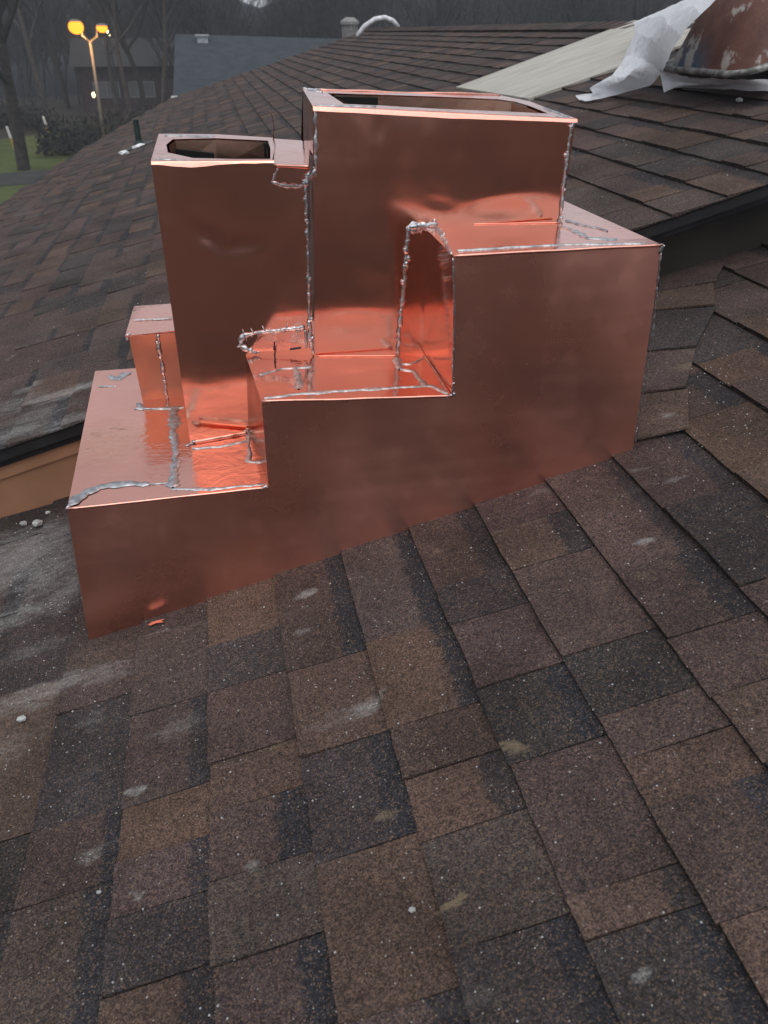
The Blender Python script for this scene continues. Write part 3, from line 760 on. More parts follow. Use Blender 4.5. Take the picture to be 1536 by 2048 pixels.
def ledge2_pt(q):
    z = Z2
    for _ in range(4):
        w = on(q, 2, z); u = (w.x - .374) / .339; v = w.y / .46
        z = (1 - v) * (Q['Cc'].z * (1 - u) + Q['D'].z * u) + v * Z2 + .0008
    return on(q, 2, z)
T2 = lambda *p: [ledge2_pt(q) for q in p]
T3 = lambda *p: [on(q, 2, Z3 + .001) for q in p]
# between the towers
bead(R_((631, 222), (632, 280), (629, 338)), FN, .0036)
bead([onL((614, 345), .03), onL((612, 372), .03)], FN, .006, .008)
bead(R_((611, 372), (614, 450), (617, 560), (619, 650), (626, 710)), FN, .0034)
bead(R_((617, 640), (623, 700)), FN, .0055)
bead(L_((556, 334), (545, 364)), FN, .0036)
bead(L_((543, 366), (575, 372), (606, 371)), FN, .0048, .007)
bead(R_((612, 366), (632, 340)), FN, .0045)
# above the second ledge on the lower tower
bead(L_((484, 671), (520, 665), (565, 660), (611, 655)), FN, .0044, .014)
bead(L_((487, 668), (480, 690), (497, 702)), FN, .0062, .01)
bead(L_((497, 700), (513, 708)), FN, .0045)
bead([onL((611, 660)), onL((613, 697))], FN, .003)
# on the taller tower
bead(R_((818, 452), (812, 520), (806, 590), (800, 650), (795, 708)), FN, .0052, .005)
bead(R_((818, 455), (845, 452), (874, 449)), FN, .0068, .017)
smear(R_((812, 456), (840, 458), (878, 455)), FN, .0085, jag=1.0)
bead(R_((846, 706), (858, 590), (868, 470)), FN, .0012)
bead([on((874, 455), 1, YR - .02), Q['E'] + Vector((0, .012, .001))], (-.7, 0, .7), .004, .008)
bead(G_((906, 516), (909, 640), (905, 790)), FN, .0022)
bead(R_((1144, 242), (1136, 300), (1127, 380), (1118, 446)), FN, .0040)
bead([FRt2 + Vector((0, -.002, .002)), FRt2 + Vector((-.012, -.002, -.016))], FN, .005)
# second ledge
smear(T2((528, 797), (600, 787), (720, 779), (862, 771), (898, 788)), UN, .0060)
smear(T2((592, 733), (594, 752), (599, 778)), UN, .0085)
smear(T2((519, 750), (560, 738), (622, 733)), UN, .0055)
smear(T2((792, 714), (800, 738)), UN, .009)
smear(T2((800, 738), (828, 742), (850, 772)), UN, .009)
smear(T2((846, 716), (820, 728), (800, 728)), UN, .004)
bead(T2((847, 711), (868, 738), (896, 786)), UN, .0018)
hem(*T2((634, 712), (795, 711)), .0010, ch, 'hem', .0004)
bead(T2((515, 708), (600, 699)), UN, .0020)
bead([Q['D'] + Vector((-.008, -.001, .001)), Q['D'] + Vector((.003, -.001, .001))], FN, .0042)
# first ledge
smear(T1((138, 1010), (170, 985), (200, 972), (262, 965), (300, 968)), UN, .0115)
smear(T1((300, 968), (335, 966)), UN, .004)
smear(T1((350, 812), (346, 860), (352, 905), (345, 975)), UN, .0105)
smear(T1((340, 979), (440, 976), (533, 968)), UN, .005)
smear(T1((268, 817), (300, 817), (368, 815)), UN, .0065)
smear(T1((274, 806), (288, 818)), UN, .016)
smear(T1((496, 864), (498, 922), (531, 926)), UN, .008)
bead(T1((372, 892), (386, 884)), UN, .0065, .008)
smear(T1((384, 897), (440, 893), (500, 880)), UN, .0045)
hem(*[v + Vector((0, 0, .0015)) for v in T1((390, 885), (494, 867))], .0045, ch, 'hem', .001)
bead(T1((486, 862), (510, 866)), UN, .0055, .006)
smear(T1((196, 772), (232, 772)), UN, .004)
smear(T1((215, 752), (238, 757), (248, 748), (262, 745)), UN, .014)
bead([Q['B'] + Vector((-.012, -.001, .001)), Q['B'] + Vector((0, -.001, .002))], FN, .004)
bead([Q['A'] + Vector((0, -.001, -.001)), Q['A'] + Vector((.006, .012, .001))], FN, .0035)
# third ledge
hem(*T3((876, 449), (1119, 445)), .0011, ch, 'hem', .0004)
smear(T3((915, 501), (1010, 495), (1120, 489), (1290, 486)), UN, .0055)
smear(T3((1122, 452), (1150, 462), (1175, 476), (1235, 478)), UN, .012)
smear(T3((1132, 440), (1165, 450), (1195, 455), (1215, 462)), UN, .009)
bead([Q['Fr'] + Vector((0, -.001, .001)), Q['Fr'] + Vector((-.002, -.001, -.014))], FN, .0045)
bead(G_((1322, 505), (1316, 560), (1304, 690), (1290, 760), (1270, 890)), FN, .0022)
# small box and the rims
XX = lambda *p: [on(q, 1, YX - .002) for q in p]
bead(XX((316, 668), (318, 700), (326, 740), (334, 798)), FN, .0046, .003)
bead(XX((252, 676), (258, 668)), FN, .004)
smear([on(q, 2, zb + .006) for q in ((268, 640), (345, 636))], UN, .003)
smear([v + Vector((0, 0, .0005)) for v in (outL[7].lerp(inL[7], .4), outL[6].lerp(inL[6], .5))], UN, .010)
smear([v + Vector((0, 0, .0005)) for v in (outL[0].lerp(inL[0], .25), outL[1].lerp(inL[1], .1))], UN, .006)
smear([v + Vector((0, 0, .0005)) for v in (outR[10].lerp(inR[10], .2), outR[10].lerp(inR[10], .8))], UN, .016)
smear([v + Vector((0, 0, .0005)) for v in (outR[0].lerp(inR[0], .1), outR[1].lerp(inR[1], .6))], UN, .006)
smear([v + Vector((0, 0, .0005)) for v in (outR[5].lerp(inR[5], .3), outR[4].lerp(inR[4], .25), outR[4].lerp(outR[3], .3))], UN, .005)
bead([BL2 + up, topR((650, 183)) + up], UN, .004, .004)
# marker strokes on the patch
for a, b in (((549, 684), (548, 700)), ((549, 708), (551, 724)), ((520, 706), (556, 702)), ((580, 699), (602, 696))):
    wall_ = max(a[1], b[1]) < 701; pa, pb = [onL(q, .004) if wall_ else ledge2_pt(q) for q in (a, b)]
    bm = bmesh.new(); tube_bm(bm, [pa, pb], .0016, 5); bm_obj('marker_stroke', bm, M_INK, ch)
# loose strand of wire at the rim
bm = bmesh.new()
w0 = topL((546, 281)); pts = [w0 + Vector((0, 0, .003)), w0 + Vector((.004, .002, .02)), w0 + Vector((.002, .0, .042)), w0 + Vector((-.006, .0, .062))]
tube_bm(bm, pts, [.0008, .0008, .0007, .0005], 5); bm_obj('wire_strand', bm, M_CU_OLD, ch, True)
#INSERT_REST
# ================================================================== THINGS ON THE ROOFS
def up(p, lift=0.012): return onroof(p, UP_H + lift)
# plywood sheet laid on the slope
def ply_material():
    t = NT('weathered_plywood'); p = t.pos()
    g = t.noise(t.scaled(p, (1.2, 9, 1.2)), 2.2, 5, 0.6, 1.2)
    c = t.mix(t.ramp(g, 0.3, 0.7), (0.34, 0.325, 0.28, 1), (0.50, 0.475, 0.42, 1))
    c = t.mix(t.ramp(t.noise(t.scaled(p, (3, 14, 3)), 2.0, 3), 0.66, 0.74, 0, 0.5), c, (0.22, 0.19, 0.15, 1))
    return t.base(c, 0.75, 0.0, t.bump(g, 0.2, 0.003), 0.3)
pc = [roofpt(1.815, 3.87, .016, UP_H), roofpt(1.85, 2.735, .016, UP_H), roofpt(2.98, 2.76, .02, UP_H), roofpt(3.02, 4.09, .02, UP_H)]
ply = sheet('plywood_sheet', pc, ply_material(), None, 12, 8, .014, .006)
tag(ply, 'pale weathered sheet of plywood lying on the upper roof beside the overturned tub', 'plywood')

# overturned wheelbarrow tub
BLUE_Y = onroof((1425, 150), UP_H + .115).y
def tub_material():
    t = NT('rusty_painted_tub'); p = t.pos()
    n = t.noise(p, 9, 5, 0.65)
    c = t.mix(t.ramp(n, 0.3, 0.7), (0.085, 0.034, 0.024, 1), (0.15, 0.068, 0.05, 1))
    sx = t.n('SeparateXYZ', None, Vector=p)
    lowm = t.ramp(t.math('SUBTRACT', sx.outputs[2], t.math('MULTIPLY', sx.outputs[0], TAN)), UP_H + .10, UP_H + .23, 1, 0)
    left = t.ramp(sx.outputs[1], BLUE_Y + .06, BLUE_Y + .2)
    blue = t.math('MULTIPLY', t.math('MULTIPLY', lowm, left), t.ramp(t.noise(p, 14, 4), .26, .42))
    c = t.mix(blue, c, (0.055, 0.105, 0.17, 1))
    pl = t.noise(t.scaled(p, (11, 11, 8)), 1.0, 6, 0.62)
    c = t.mix(t.ramp(t.math('ADD', pl, t.math('MULTIPLY', lowm, 0.08)), 0.585, 0.67, 0, 0.8), c, (0.45, 0.43, 0.39, 1))
    return t.base(c, 0.55, 0.0, t.bump(t.math('ADD', pl, n), 0.5, 0.01), 0.35)
def rim_material():
    t = NT('worn_steel_rim'); p = t.pos(); n = t.noise(p, 30, 5, .7)
    c = t.mix(t.ramp(n, .4, .65), (0.10, 0.10, 0.095, 1), (0.34, 0.34, 0.32, 1))
    return t.base(c, .5, .3, t.bump(n, .4, .004))
RIM_UP = .115
wb = empty('wheelbarrow_tub', roofpt(2.7, 2.1, RIM_UP, UP_H))
tag(wb, 'rusty brown wheelbarrow tub turned upside down, splashed with white plaster and old blue paint', 'wheelbarrow tub')
ra, rb = onroof((1309, 135), UP_H + RIM_UP), onroof((1478, 152), UP_H + RIM_UP)
ax_w = (rb - ra); width = ax_w.length; ax_w.normalize()
ax_l = NRM.cross(ax_w).normalized()
if ax_l.x < 0: ax_l = -ax_l
tub_len = .92
def tub_pt(u, v, z): return ra + ax_w * (u * width) + ax_l * (v * tub_len) + NRM * z
def tub_loop(inset, z, rc, front, n=7):
    """rounded rectangle; the near end slopes like a barrow's nose"""
    x0, x1, y0, y1 = inset, width - inset, inset * front, tub_len - inset * .7
    pts = []
    for (cx_, cy_, a0) in ((x1 - rc, y1 - rc, 0), (x0 + rc, y1 - rc, 90), (x0 + rc, y0 + rc, 180), (x1 - rc, y0 + rc, 270)):
        for k in range(n):
            a = rad(a0 + 90 * k / (n - 1)); pts.append(ra + ax_w * (cx_ + rc * math.cos(a)) + ax_l * (cy_ + rc * math.sin(a)) + NRM * z)
    return pts
loops = [tub_loop(.022, .004, .10, 1.0), tub_loop(.03, .03, .11, 1.1), tub_loop(.07, .14, .13, 1.3), tub_loop(.115, .25, .14, 1.35), tub_loop(.15, .315, .14, 1.3), tub_loop(.19, .345, .13, 1.25), tub_loop(.26, .353, .10, 1.15)]
V = [p for l in loops for p in l]; n = len(loops[0]); F = []
for k in range(len(loops) - 1):
    for i in range(n): F.append((k * n + i, k * n + (i + 1) % n, (k + 1) * n + (i + 1) % n, (k + 1) * n + i))
F.append(tuple((len(loops) - 1) * n + i for i in range(n)))
V += [p - NRM * .003 for p in V]
N0 = len(loops) * n
F += [tuple(N0 + i for i in f[::-1]) for f in F]
o = py_obj('tub', [v - wb.location for v in V], F, tub_material(), None, True); o.parent = wb
for v in o.data.vertices:
    w = v.co + wb.location; v.co += NRM * .006 * noise.noise(w * 7) + ax_w * .006 * noise.noise(w * 6 + Vector((4, 4, 4)))
o.data.update()
bm = bmesh.new()
rl = tub_loop(0.0, 0.0, .09, 1.0); rl.append(rl[0])
tube_bm(bm, [p - wb.location for p in rl], .011, 8, False)
o = bm_obj('rim', bm, rim_material(), None, True); o.parent = wb
bm = bmesh.new()
la, lb = tub_loop(0.008, 0.001, .095, 1.0), tub_loop(0.03, 0.006, .11, 1.1)
va = [bm.verts.new(p - wb.location) for p in la]; vb = [bm.verts.new(p - wb.location) for p in lb]
for i in range(n): bm.faces.new([va[i], va[(i + 1) % n], vb[(i + 1) % n], vb[i]])
o = bm_obj('flange', bm, rim_material(), None, True); o.parent = wb
# the block that holds the rim off the shingles
bm = bmesh.new(); c0 = ra + ax_w * width * .55 + ax_l * .42 - NRM * RIM_UP
def bxf(v): return c0 + ax_w * v.x + ax_l * v.y + NRM * v.z
box_bm(bm, -.14, .14, -.09, .09, .012, RIM_UP - .012, bxf)
tag(bm_obj('timber_block', bm, plain('rough_timber', (.11, .08, .055), .85)), 'dark timber block in the shade under the overturned tub', 'timber')

# crumpled white plastic sheeting
def plastic_material():
    t = NT('white_plastic_film'); p = t.pos()
    t.base((0.95, 0.96, 0.98, 1), 0.35, 0.0, t.bump(t.noise(p, 16, 5, .6, 2.0), .6, .03), .4)
    tr_ = t.n('BsdfTranslucent', None, Color=(0.93, 0.95, 0.98, 1))
    mx = t.n('MixShader', None, _0=0.3); t.t.links.new(t.b.outputs[0], mx.inputs[1]); t.t.links.new(tr_.outputs[0], mx.inputs[2])
    t.t.links.new(mx.outputs[0], t.out.inputs[0]); return t.mat
def film(name, rows, nx, ny, amp, parent=None, mat=None):
    """loft through rows of points, creased by noise"""
    V, F = [], []
    for j in range(ny + 1):
        g = j / ny * (len(rows) - 1); k = min(int(g), len(rows) - 2); f = g - k; f = f * f * (3 - 2 * f)
        for i in range(nx + 1):
            u = i / nx
            def at(r):
                q = u * (len(r) - 1); a = min(int(q), len(r) - 2); return r[a].lerp(r[a + 1], q - a)
            p = at(rows[k]).lerp(at(rows[k + 1]), f)
            cr = noise.noise(p * 4.5 + Vector((1, 9, 3))); cr2 = 1 - abs(noise.noise(p * 9 + Vector((7, 2, 5)))) * 2
            e = min(1, 6 * u * (1 - u) + .25)
            p = p + NRM * (amp * (cr + .45 * cr2 + .35 * noise.noise(p * 17) + .2 * noise.noise(p * 34)) * e) + Vector((0, 1, 0)) * amp * .8 * noise.noise(p * 8 + Vector((2, 2, 8)))
            lowest = TAN * p.x + UP_H + .016
            p.z = max(p.z, lowest)
            V.append(p)
    for j in range(ny):
        for i in range(nx):
            a = j * (nx + 1) + i; F.append((a, a + 1, a + nx + 2, a + nx + 1))
    return py_obj(name, V, F, mat, parent, True)
M_FILM = plastic_material()
def R_up(px, l): return up(px, l)
pl = film('plastic_sheet', [
    [R_up((1152, 190), .02), R_up((1158, 199), .02), R_up((1172, 202), .02)],
    [R_up((1186, 186), .03), R_up((1195, 192), .02), R_up((1205, 197), .02)],
    [R_up((1180, 176), .06), R_up((1215, 178), .05), R_up((1240, 188), .02)],
    [R_up((1225, 150), .10), R_up((1258, 155), .10), R_up((1300, 172), .03)],
    [R_up((1250, 115), .12), R_up((1290, 120), .14), R_up((1322, 150), .08)],
    [R_up((1268, 70), .16), R_up((1300, 75), .22), R_up((1335, 118), .20)],
    [R_up((1268, 45), .14), R_up((1325, 35), .27), R_up((1360, 75), .32)],
    [R_up((1290, 36), .10), R_up((1372, 12), .32), R_up((1400, 28), .40)],
    [R_up((1320, 26), .10), R_up((1420, -12), .34), R_up((1440, -8), .42)]], 60, 130, .016, None, M_FILM)
tag(pl, 'crumpled white plastic sheeting trailing from under the rusty tub onto the shingles', 'plastic sheet')
hang = film('flap', [
    [R_up((1318, 140), .09), R_up((1380, 158), .09), R_up((1536, 160), .09)],
    [R_up((1324, 162), .05), R_up((1400, 172), .06), R_up((1540, 170), .06)],
    [R_up((1328, 186), .018), R_up((1350, 178), .03), R_up((1560, 184), .04)]], 40, 14, .008, pl, M_FILM)

# plumbing vent with its flashing
M_PIPE = plain('dark_green_pipe', (.018, .035, .03), .5)
vb_ = roofpt(-.32, 6.9, 0, UP_H)
vp = empty('vent_pipe', vb_)
tag(vp, 'dark green plumbing vent pipe standing on the upper roof near its open edge', 'vent pipe')
bm = bmesh.new(); tube_bm(bm, [(0, 0, -.03), (0, 0, .225)], .026, 12, False); tube_bm(bm, [(0, 0, .225), (0, 0, .226), (0, 0, .15)], [.026, .021, .02], 12, False)
o = bm_obj('pipe', bm, M_PIPE, None, True); o.parent = vp
bm = bmesh.new(); tube_bm(bm, [(0, 0, .0), (0, 0, .035), (0, 0, .055)], [.06, .045, .028], 14, False)
o = bm_obj('collar', bm, M_PIPE, None, True); o.parent = vp
M_SEAL = plain('white_sealant', (.75, .76, .76), .6)
bm = bmesh.new()
box_bm(bm, -.15, .13, -.13, .13, .008, .013, lambda v: roofpt(-.32 + v.x, 6.9 + v.y, v.z, UP_H) - vb_)
o = bm_obj('flashing', bm, plain('dull_lead', (.05, .05, .052), .6)); o.parent = vp
def lump(name, c, r, mat, seed, flat=.4, sub=2, ax=(1, 1, 1)):
    bm = bmesh.new(); bmesh.ops.create_icosphere(bm, subdivisions=sub, radius=1)
    for v in bm.verts:
        d = v.co.copy(); k = 1 + .45 * noise.noise(d * 1.7 + Vector((seed, 0, 0))) + .2 * noise.noise(d * 4 + Vector((0, seed, 0)))
        v.co = Vector((d.x * r * ax[0] * k, d.y * r * ax[1] * k, d.z * r * flat * ax[2] * k))
    bm.transform(Matrix.Translation(c)); return bm_obj(name, bm, mat, None, False)
o = lump('sealant_bead', Vector((0, 0, 0)), .05, M_SEAL, 3, .25, 2, (1.3, 3.0, 1)); 
for v in o.data.vertices: v.co = roofpt(-.32 + v.co.x, 6.9 - .12 + v.co.y * .4, v.co.z + .02, UP_H) - vb_
o.parent = vp
o = lump('putty_lump', roofpt(-.43, 6.6, .018, UP_H), .045, M_SEAL, 8, .4, 2, (1, 1.2, 1)); tag(o, 'small white lump of sealant lying beside the green vent pipe', 'sealant')

# white bent pipe at the far end of the ridge
bm = bmesh.new(); e = roofpt(2.9, 11.6, 0, UP_H)
arc = [Vector((-.36, 0, -.06)), Vector((-.26, 0, .06)), Vector((-.10, 0, .15)), Vector((.04, 0, .17)), Vector((.16, 0, .13)), Vector((.24, 0, .05))]
tube_bm(bm, [e + v for v in arc], .032, 10)
tag(bm_obj('bent_pipe', bm, plain('white_pvc', (.72, .73, .75), .4), None, True), 'white bent pipe arching over the far end of the roof ridge', 'pipe')

# mortar chunks and chips
M_MORT = plain('mortar', (.42, .43, .42), .9, 0, .25, 60)
M_COPSCRAP = M_CU_FLAT
for i, (p, r_, lb_) in enumerate((((47, 1442), .0075, 'pale mortar pebble on the shingles left of the chimney'),
                         ((78, 1050), .011, 'grey mortar lump beneath the tan fascia board'),
                         ((49, 1050), .008, 'small mortar lump nearest the photo edge beneath the tan fascia'),
                         ((97, 1028), .006, 'smallest mortar crumb close to the chimney corner under the fascia'),
                         ((1478, 205), .012, 'white crumb on the upper roof in front of the rusty tub'),
                         ((825, 1822), .004, 'white plaster crumb on a brown shingle low in the foreground'),
                         ((200, 1787), .003, 'tiny white chip on a dark shingle low on the left'))):
    h = UP_H if p[1] < 400 else 0
    c = onroof(p, h + .008); o = lump('mortar_chunk', c + NRM * (r_ * .5 + .002), r_, M_MORT, i * 3.7, .75, 1, (1.2, 1, 1))
    tag(o, lb_, 'mortar chunk', 'mortar crumbs left on the roof')
cs = onroof((312, 1243), .012)
bm = bmesh.new()
ps = [onroof(q, .013) for q in ((296, 1250), (305, 1244), (330, 1238), (322, 1243), (328, 1245), (312, 1247), (300, 1252))]
vs = [bm.verts.new(v) for v in ps]; bm.faces.new(vs); ex = bmesh.ops.extrude_face_region(bm, geom=bm.faces[:])
bmesh.ops.translate(bm, verts=[g for g in ex['geom'] if isinstance(g, bmesh.types.BMVert)], vec=Vector((0, 0, .001)))
tag(bm_obj('copper_scrap', bm, M_CU_FLAT), 'small bright copper offcut lying against the foot of the chimney', 'copper offcut')
# grit strewn over both slopes
g = random.Random(77); V, F = [], []
def grit(c, s):
    b = len(V); q = [Vector((g.gauss(0, 1), g.gauss(0, 1), g.gauss(0, .6))).normalized() * s * g.uniform(.6, 1.2) for _ in range(5)]
    q = [Vector((s, 0, 0)), Vector((-.5 * s, .9 * s, 0)), Vector((-.6 * s, -.8 * s, 0)), Vector((g.uniform(-.3, .3) * s, g.uniform(-.3, .3) * s, s * .9)), Vector((0, 0, -s * .4))]
    rot = Matrix.Rotation(g.uniform(0, 6.28), 3, 'Z')
    for v in q: V.append(c + rot @ v)
    for f in ((0, 1, 3), (1, 2, 3), (2, 0, 3), (1, 0, 4), (2, 1, 4), (0, 2, 4)): F.append(tuple(b + k for k in f))
for _ in range(420):
    x, y = g.uniform(-.4, 1.9), g.uniform(-1.0, .0)
    grit(roofpt(x, y, .0075), g.uniform(.0006, .0016) * (1 if g.random() < .93 else 1.8))
for (cx_, cy_, s_, k) in ((-.08, .25, .12, 90), (-.15, -.05, .15, 60), (1.25, .02, .10, 60), (1.32, .2, .08, 35), (.95, -.12, .15, 35), (-.2, .55, .1, 60)):
    for _ in range(k):
        x, y = g.gauss(cx_, s_), g.gauss(cy_, s_)
        if y > .6 or (0 < x < 1.08 and y > 0): continue
        grit(roofpt(x, y, .009), g.uniform(.0007, .0022))
for _ in range(160):
    x, y = g.uniform(-.6, 2.4), g.uniform(.7, 2.4)
    if 0 < x < 1.07 and y < .72: continue
    grit(roofpt(x, y, .0075, UP_H), g.uniform(.0008, .0024))
o = py_obj('grit', V, F, plain('pale_grit', (.55, .55, .54), .8, 0, .3, 80)); tag(o, 'pale grit and mortar crumbs strewn over the shingles', 'grit', kind='stuff')

# ================================================================== THE GROUND AND WHAT STANDS ON IT
GZ = -3.6
def gp(p, z=GZ): return on(p, 2, z)
def ground_mat(name, a, b, sc, rough=.95):
    t = NT(name); p = t.pos()
    n = t.math('ADD', t.math('MULTIPLY', t.noise(p, sc, 5, .65), .6), t.math('MULTIPLY', t.noise(p, sc * 14, 4, .7), .4))
    return t.base(t.mix(t.ramp(n, .35, .65), a, b), rough, 0.0, t.bump(n, .6, .05), .1)
S = 118
py_obj('ground', [(-S, -S, GZ), (S, -S, GZ), (S, S, GZ), (-S, S, GZ)], [(0, 1, 2, 3)], ground_mat('leaf_litter', (.035, .028, .022, 1), (.065, .052, .04, 1), .5))['kind'] = 'structure'
def flat(name, pts, dz, mat):
    o = py_obj(name, [Vector((p.x, p.y, GZ + dz)) for p in pts], [tuple(range(len(pts)))], mat); o['kind'] = 'structure'
    if o.data.polygons[0].normal.z < 0: o.data.flip_normals()
    return o
lawn_pts = [gp(p) for p in ((-260, 330), (-40, 285), (90, 268), (190, 246), (330, 262), (420, 330), (300, 420), (-300, 560))]
flat('lawn', lawn_pts, .012, ground_mat('short_grass', (.060, .078, .026, 1), (.105, .125, .045, 1), .9))
ra_, rb_ = gp((-300, 372)), gp((260, 328)); rc_, rd_ = gp((260, 352)), gp((-300, 400))
flat('road', [ra_, rb_, rc_, rd_], .03, ground_mat('asphalt', (.045, .047, .046, 1), (.068, .07, .067, 1), 2.0))
# wooded hill closing the view
NA = 180; V, F = [], []
M_HILL = ground_mat('wooded_hill', (.020, .021, .023, 1), (.042, .043, .046, 1), .35)
def hill_h(a):
    d = (a - rad(4.0) + math.pi) % (2 * math.pi) - math.pi
    base_ = 10.5 + .8 * math.sin(a * 3 + 1) + 1.2 * noise.noise(Vector((math.cos(a) * 4, math.sin(a) * 4, 1)))
    return base_ - 4.2 * math.exp(-(d / rad(3.5)) ** 2)
for i in range(NA):
    a = 2 * math.pi * i / NA
    for k, (r_, f) in enumerate(((78, 0), (92, .55), (104, 1.0), (116, 1.02))):
        V.append((math.sin(a) * r_, math.cos(a) * r_, GZ - .2 + hill_h(a) * f))
for i in range(NA):
    j = (i + 1) % NA
    for k in range(3): F.append((i * 4 + k, j * 4 + k, j * 4 + k + 1, i * 4 + k + 1))
o = py_obj('hill', V, F, M_HILL, None, True); o['kind'] = 'structure'
for p in o.data.polygons:
    pass
if o.data.polygons[0].normal.z < 0: o.data.flip_normals()

# bare trees
M_BARK = plain('bark', (.055, .046, .040), .9, 0, .3, 6)
M_TWIG = plain('twigs', (.050, .046, .044), .95, 0, .3, 3)
def grow(rg, H, spread, levels=4, twigs=True, trunk_h=.35, r0=None):
    """trunk tubes and crown tubes of a leafless tree rooted at the origin"""
    T, Cn = [], []
    r0 = r0 or H * .014
    def limb(p, d, L, r_, lev):
        pts, rs = [p], [r_]; q = p; dd = d
        k = 4 if lev < 3 else 2
        for i in range(k):
            dd = (dd + Vector((rg.gauss(0, .13), rg.gauss(0, .13), rg.gauss(.05, .08)))).normalized()
            q = q + dd * L / k; pts.append(q); rs.append(max(.006, r_ * (1 - .55 * (i + 1) / k)))
        (T if lev == 0 else Cn).append((pts, rs, 7 if lev == 0 else (5 if lev == 1 else 3)))
        if lev >= levels: return
        nb = (7, 6, 5, 4, 3)[lev]
        for b in range(nb):
            f = trunk_h + (1 - trunk_h) * (b + rg.random()) / nb if lev == 0 else .25 + .75 * (b + rg.random()) / nb
            i = min(int(f * k), k - 1); pp = pts[i].lerp(pts[i + 1], f * k - i)
            az = rg.uniform(0, 6.283); up_ = rg.uniform(.35, 1.0)
            side = Vector((math.cos(az), math.sin(az), 0))
            nd = (dd * (.55 if lev else .5) + side * spread * rg.uniform(.6, 1.1) + Vector((0, 0, up_ * .4))).normalized()
            limb(pp, nd, L * rg.uniform(.42, .62), max(.006, r_ * .5), lev + 1)
    limb(Vector((0, 0, -.1)), Vector((rg.gauss(0, .04), rg.gauss(0, .04), 1)).normalized(), H * .72, r0, 0)
    return T, Cn
def limbs_obj(name, tubes, mat, parent, sc=1.0):
    bm = bmesh.new()
    for pts, rs, n_ in tubes: tube_bm(bm, pts, rs, n_, False)
    o = bm_obj(name, bm, mat, None, True); o.parent = parent; return o
def tree(loc, H, spread, seed, label, levels=4, r0=None, th=.35):
    t = empty('bare_tree', loc); tag(t, label, 'tree', 'leafless trees around the lawn')
    T, Cn = grow(random.Random(seed), H, spread, levels, True, th, r0)
    limbs_obj('trunk', T, M_BARK, t); limbs_obj('crown', Cn, M_TWIG, t)
    return t
def at(px, py_, dist):
    """ground point below a photo point at a given distance"""
    d = ray((px, py_)); k = dist / math.hypot(d[0], d[1]); return Vector((CAM[0] + d[0] * k, CAM[1] + d[1] * k, GZ))
tree(at(42, 312, 36), 11, .8, 1, 'bare tree on the lawn with a thick dark trunk between the two posts', 4, .26)
tree(at(-35, 260, 44), 13, .8, 12, 'bare tree at the extreme left edge of the view', 4, .25)
tree(at(100, 250, 56), 14, .7, 3, 'bare tree rising behind the yellow post nearer the street lamp', 4, .2)
tree(at(238, 230, 58), 13, .7, 4, 'slim bare tree close beside the street lamp on its house side', 4, .16)
tree(at(290, 230, 54), 12, .7, 5, 'bare tree in front of the far brick house, near the dark slate roof', 4, .17)
tree(at(140, 230, 66), 15, .7, 6, 'tall bare tree directly behind the street lamp heads', 4, .2)
tree(at(262, 230, 50), 11, .7, 7, 'slim bare tree in front of the brick house window nearest the lamp', 4, .13)
tree(at(322, 230, 50), 12, .7, 8, 'bare tree at the corner of the slate roofed house', 4, .15)
# the wood beyond: one mass of trunks and twigs
tmpl = []
for s_ in range(4):
    T, Cn = grow(random.Random(100 + s_), 12, .65, 3, True, .3, .14)
    bm = bmesh.new()
    for pts, rs, n_ in T + Cn: tube_bm(bm, pts, [max(q, .022) for q in rs], 3 if n_ < 7 else 5, False)
    me = bpy.data.meshes.new('t'); bm.to_mesh(me); bm.free()
    vv = np.array([v.co[:] for v in me.vertices]); ff = [list(p.vertices) for p in me.polygons]; tmpl.append((vv, ff)); bpy.data.meshes.remove(me)
wr = random.Random(55); VV, FF, base_ = [], [], 0
def plant(az, dist, sc):
    global base_
    vv, ff = tmpl[wr.randrange(4)]; a = wr.uniform(0, 6.28); c, s_ = math.cos(a), math.sin(a)
    k = np.array([sc * wr.uniform(.85, 1.1)] * 2 + [sc])
    w = vv * k; w = np.stack([w[:, 0] * c - w[:, 1] * s_, w[:, 0] * s_ + w[:, 1] * c, w[:, 2]], 1)
    w += np.array([math.sin(az) * dist, math.cos(az) * dist, GZ])
    VV.append(w); FF.extend([[i + base_ for i in f] for f in ff]); base_ += len(vv)
for _ in range(300):
    az = rad(wr.uniform(-16, 38)); dist = wr.uniform(50, 80)
    if az < rad(-1.5) and dist < 62: continue
    gap = abs(az - rad(4)) < rad(2.2)
    plant(az, dist, wr.uniform(.50, .72) * (.75 if gap else 1))
for _ in range(170):
    az = rad(wr.uniform(38, 344)); dist = wr.uniform(32, 75)
    plant(az, dist, wr.uniform(.45, .68))
o = py_obj('woods', np.concatenate(VV), FF, M_TWIG); tag(o, 'leafless woods filling the distance all round', 'woods', kind='stuff')

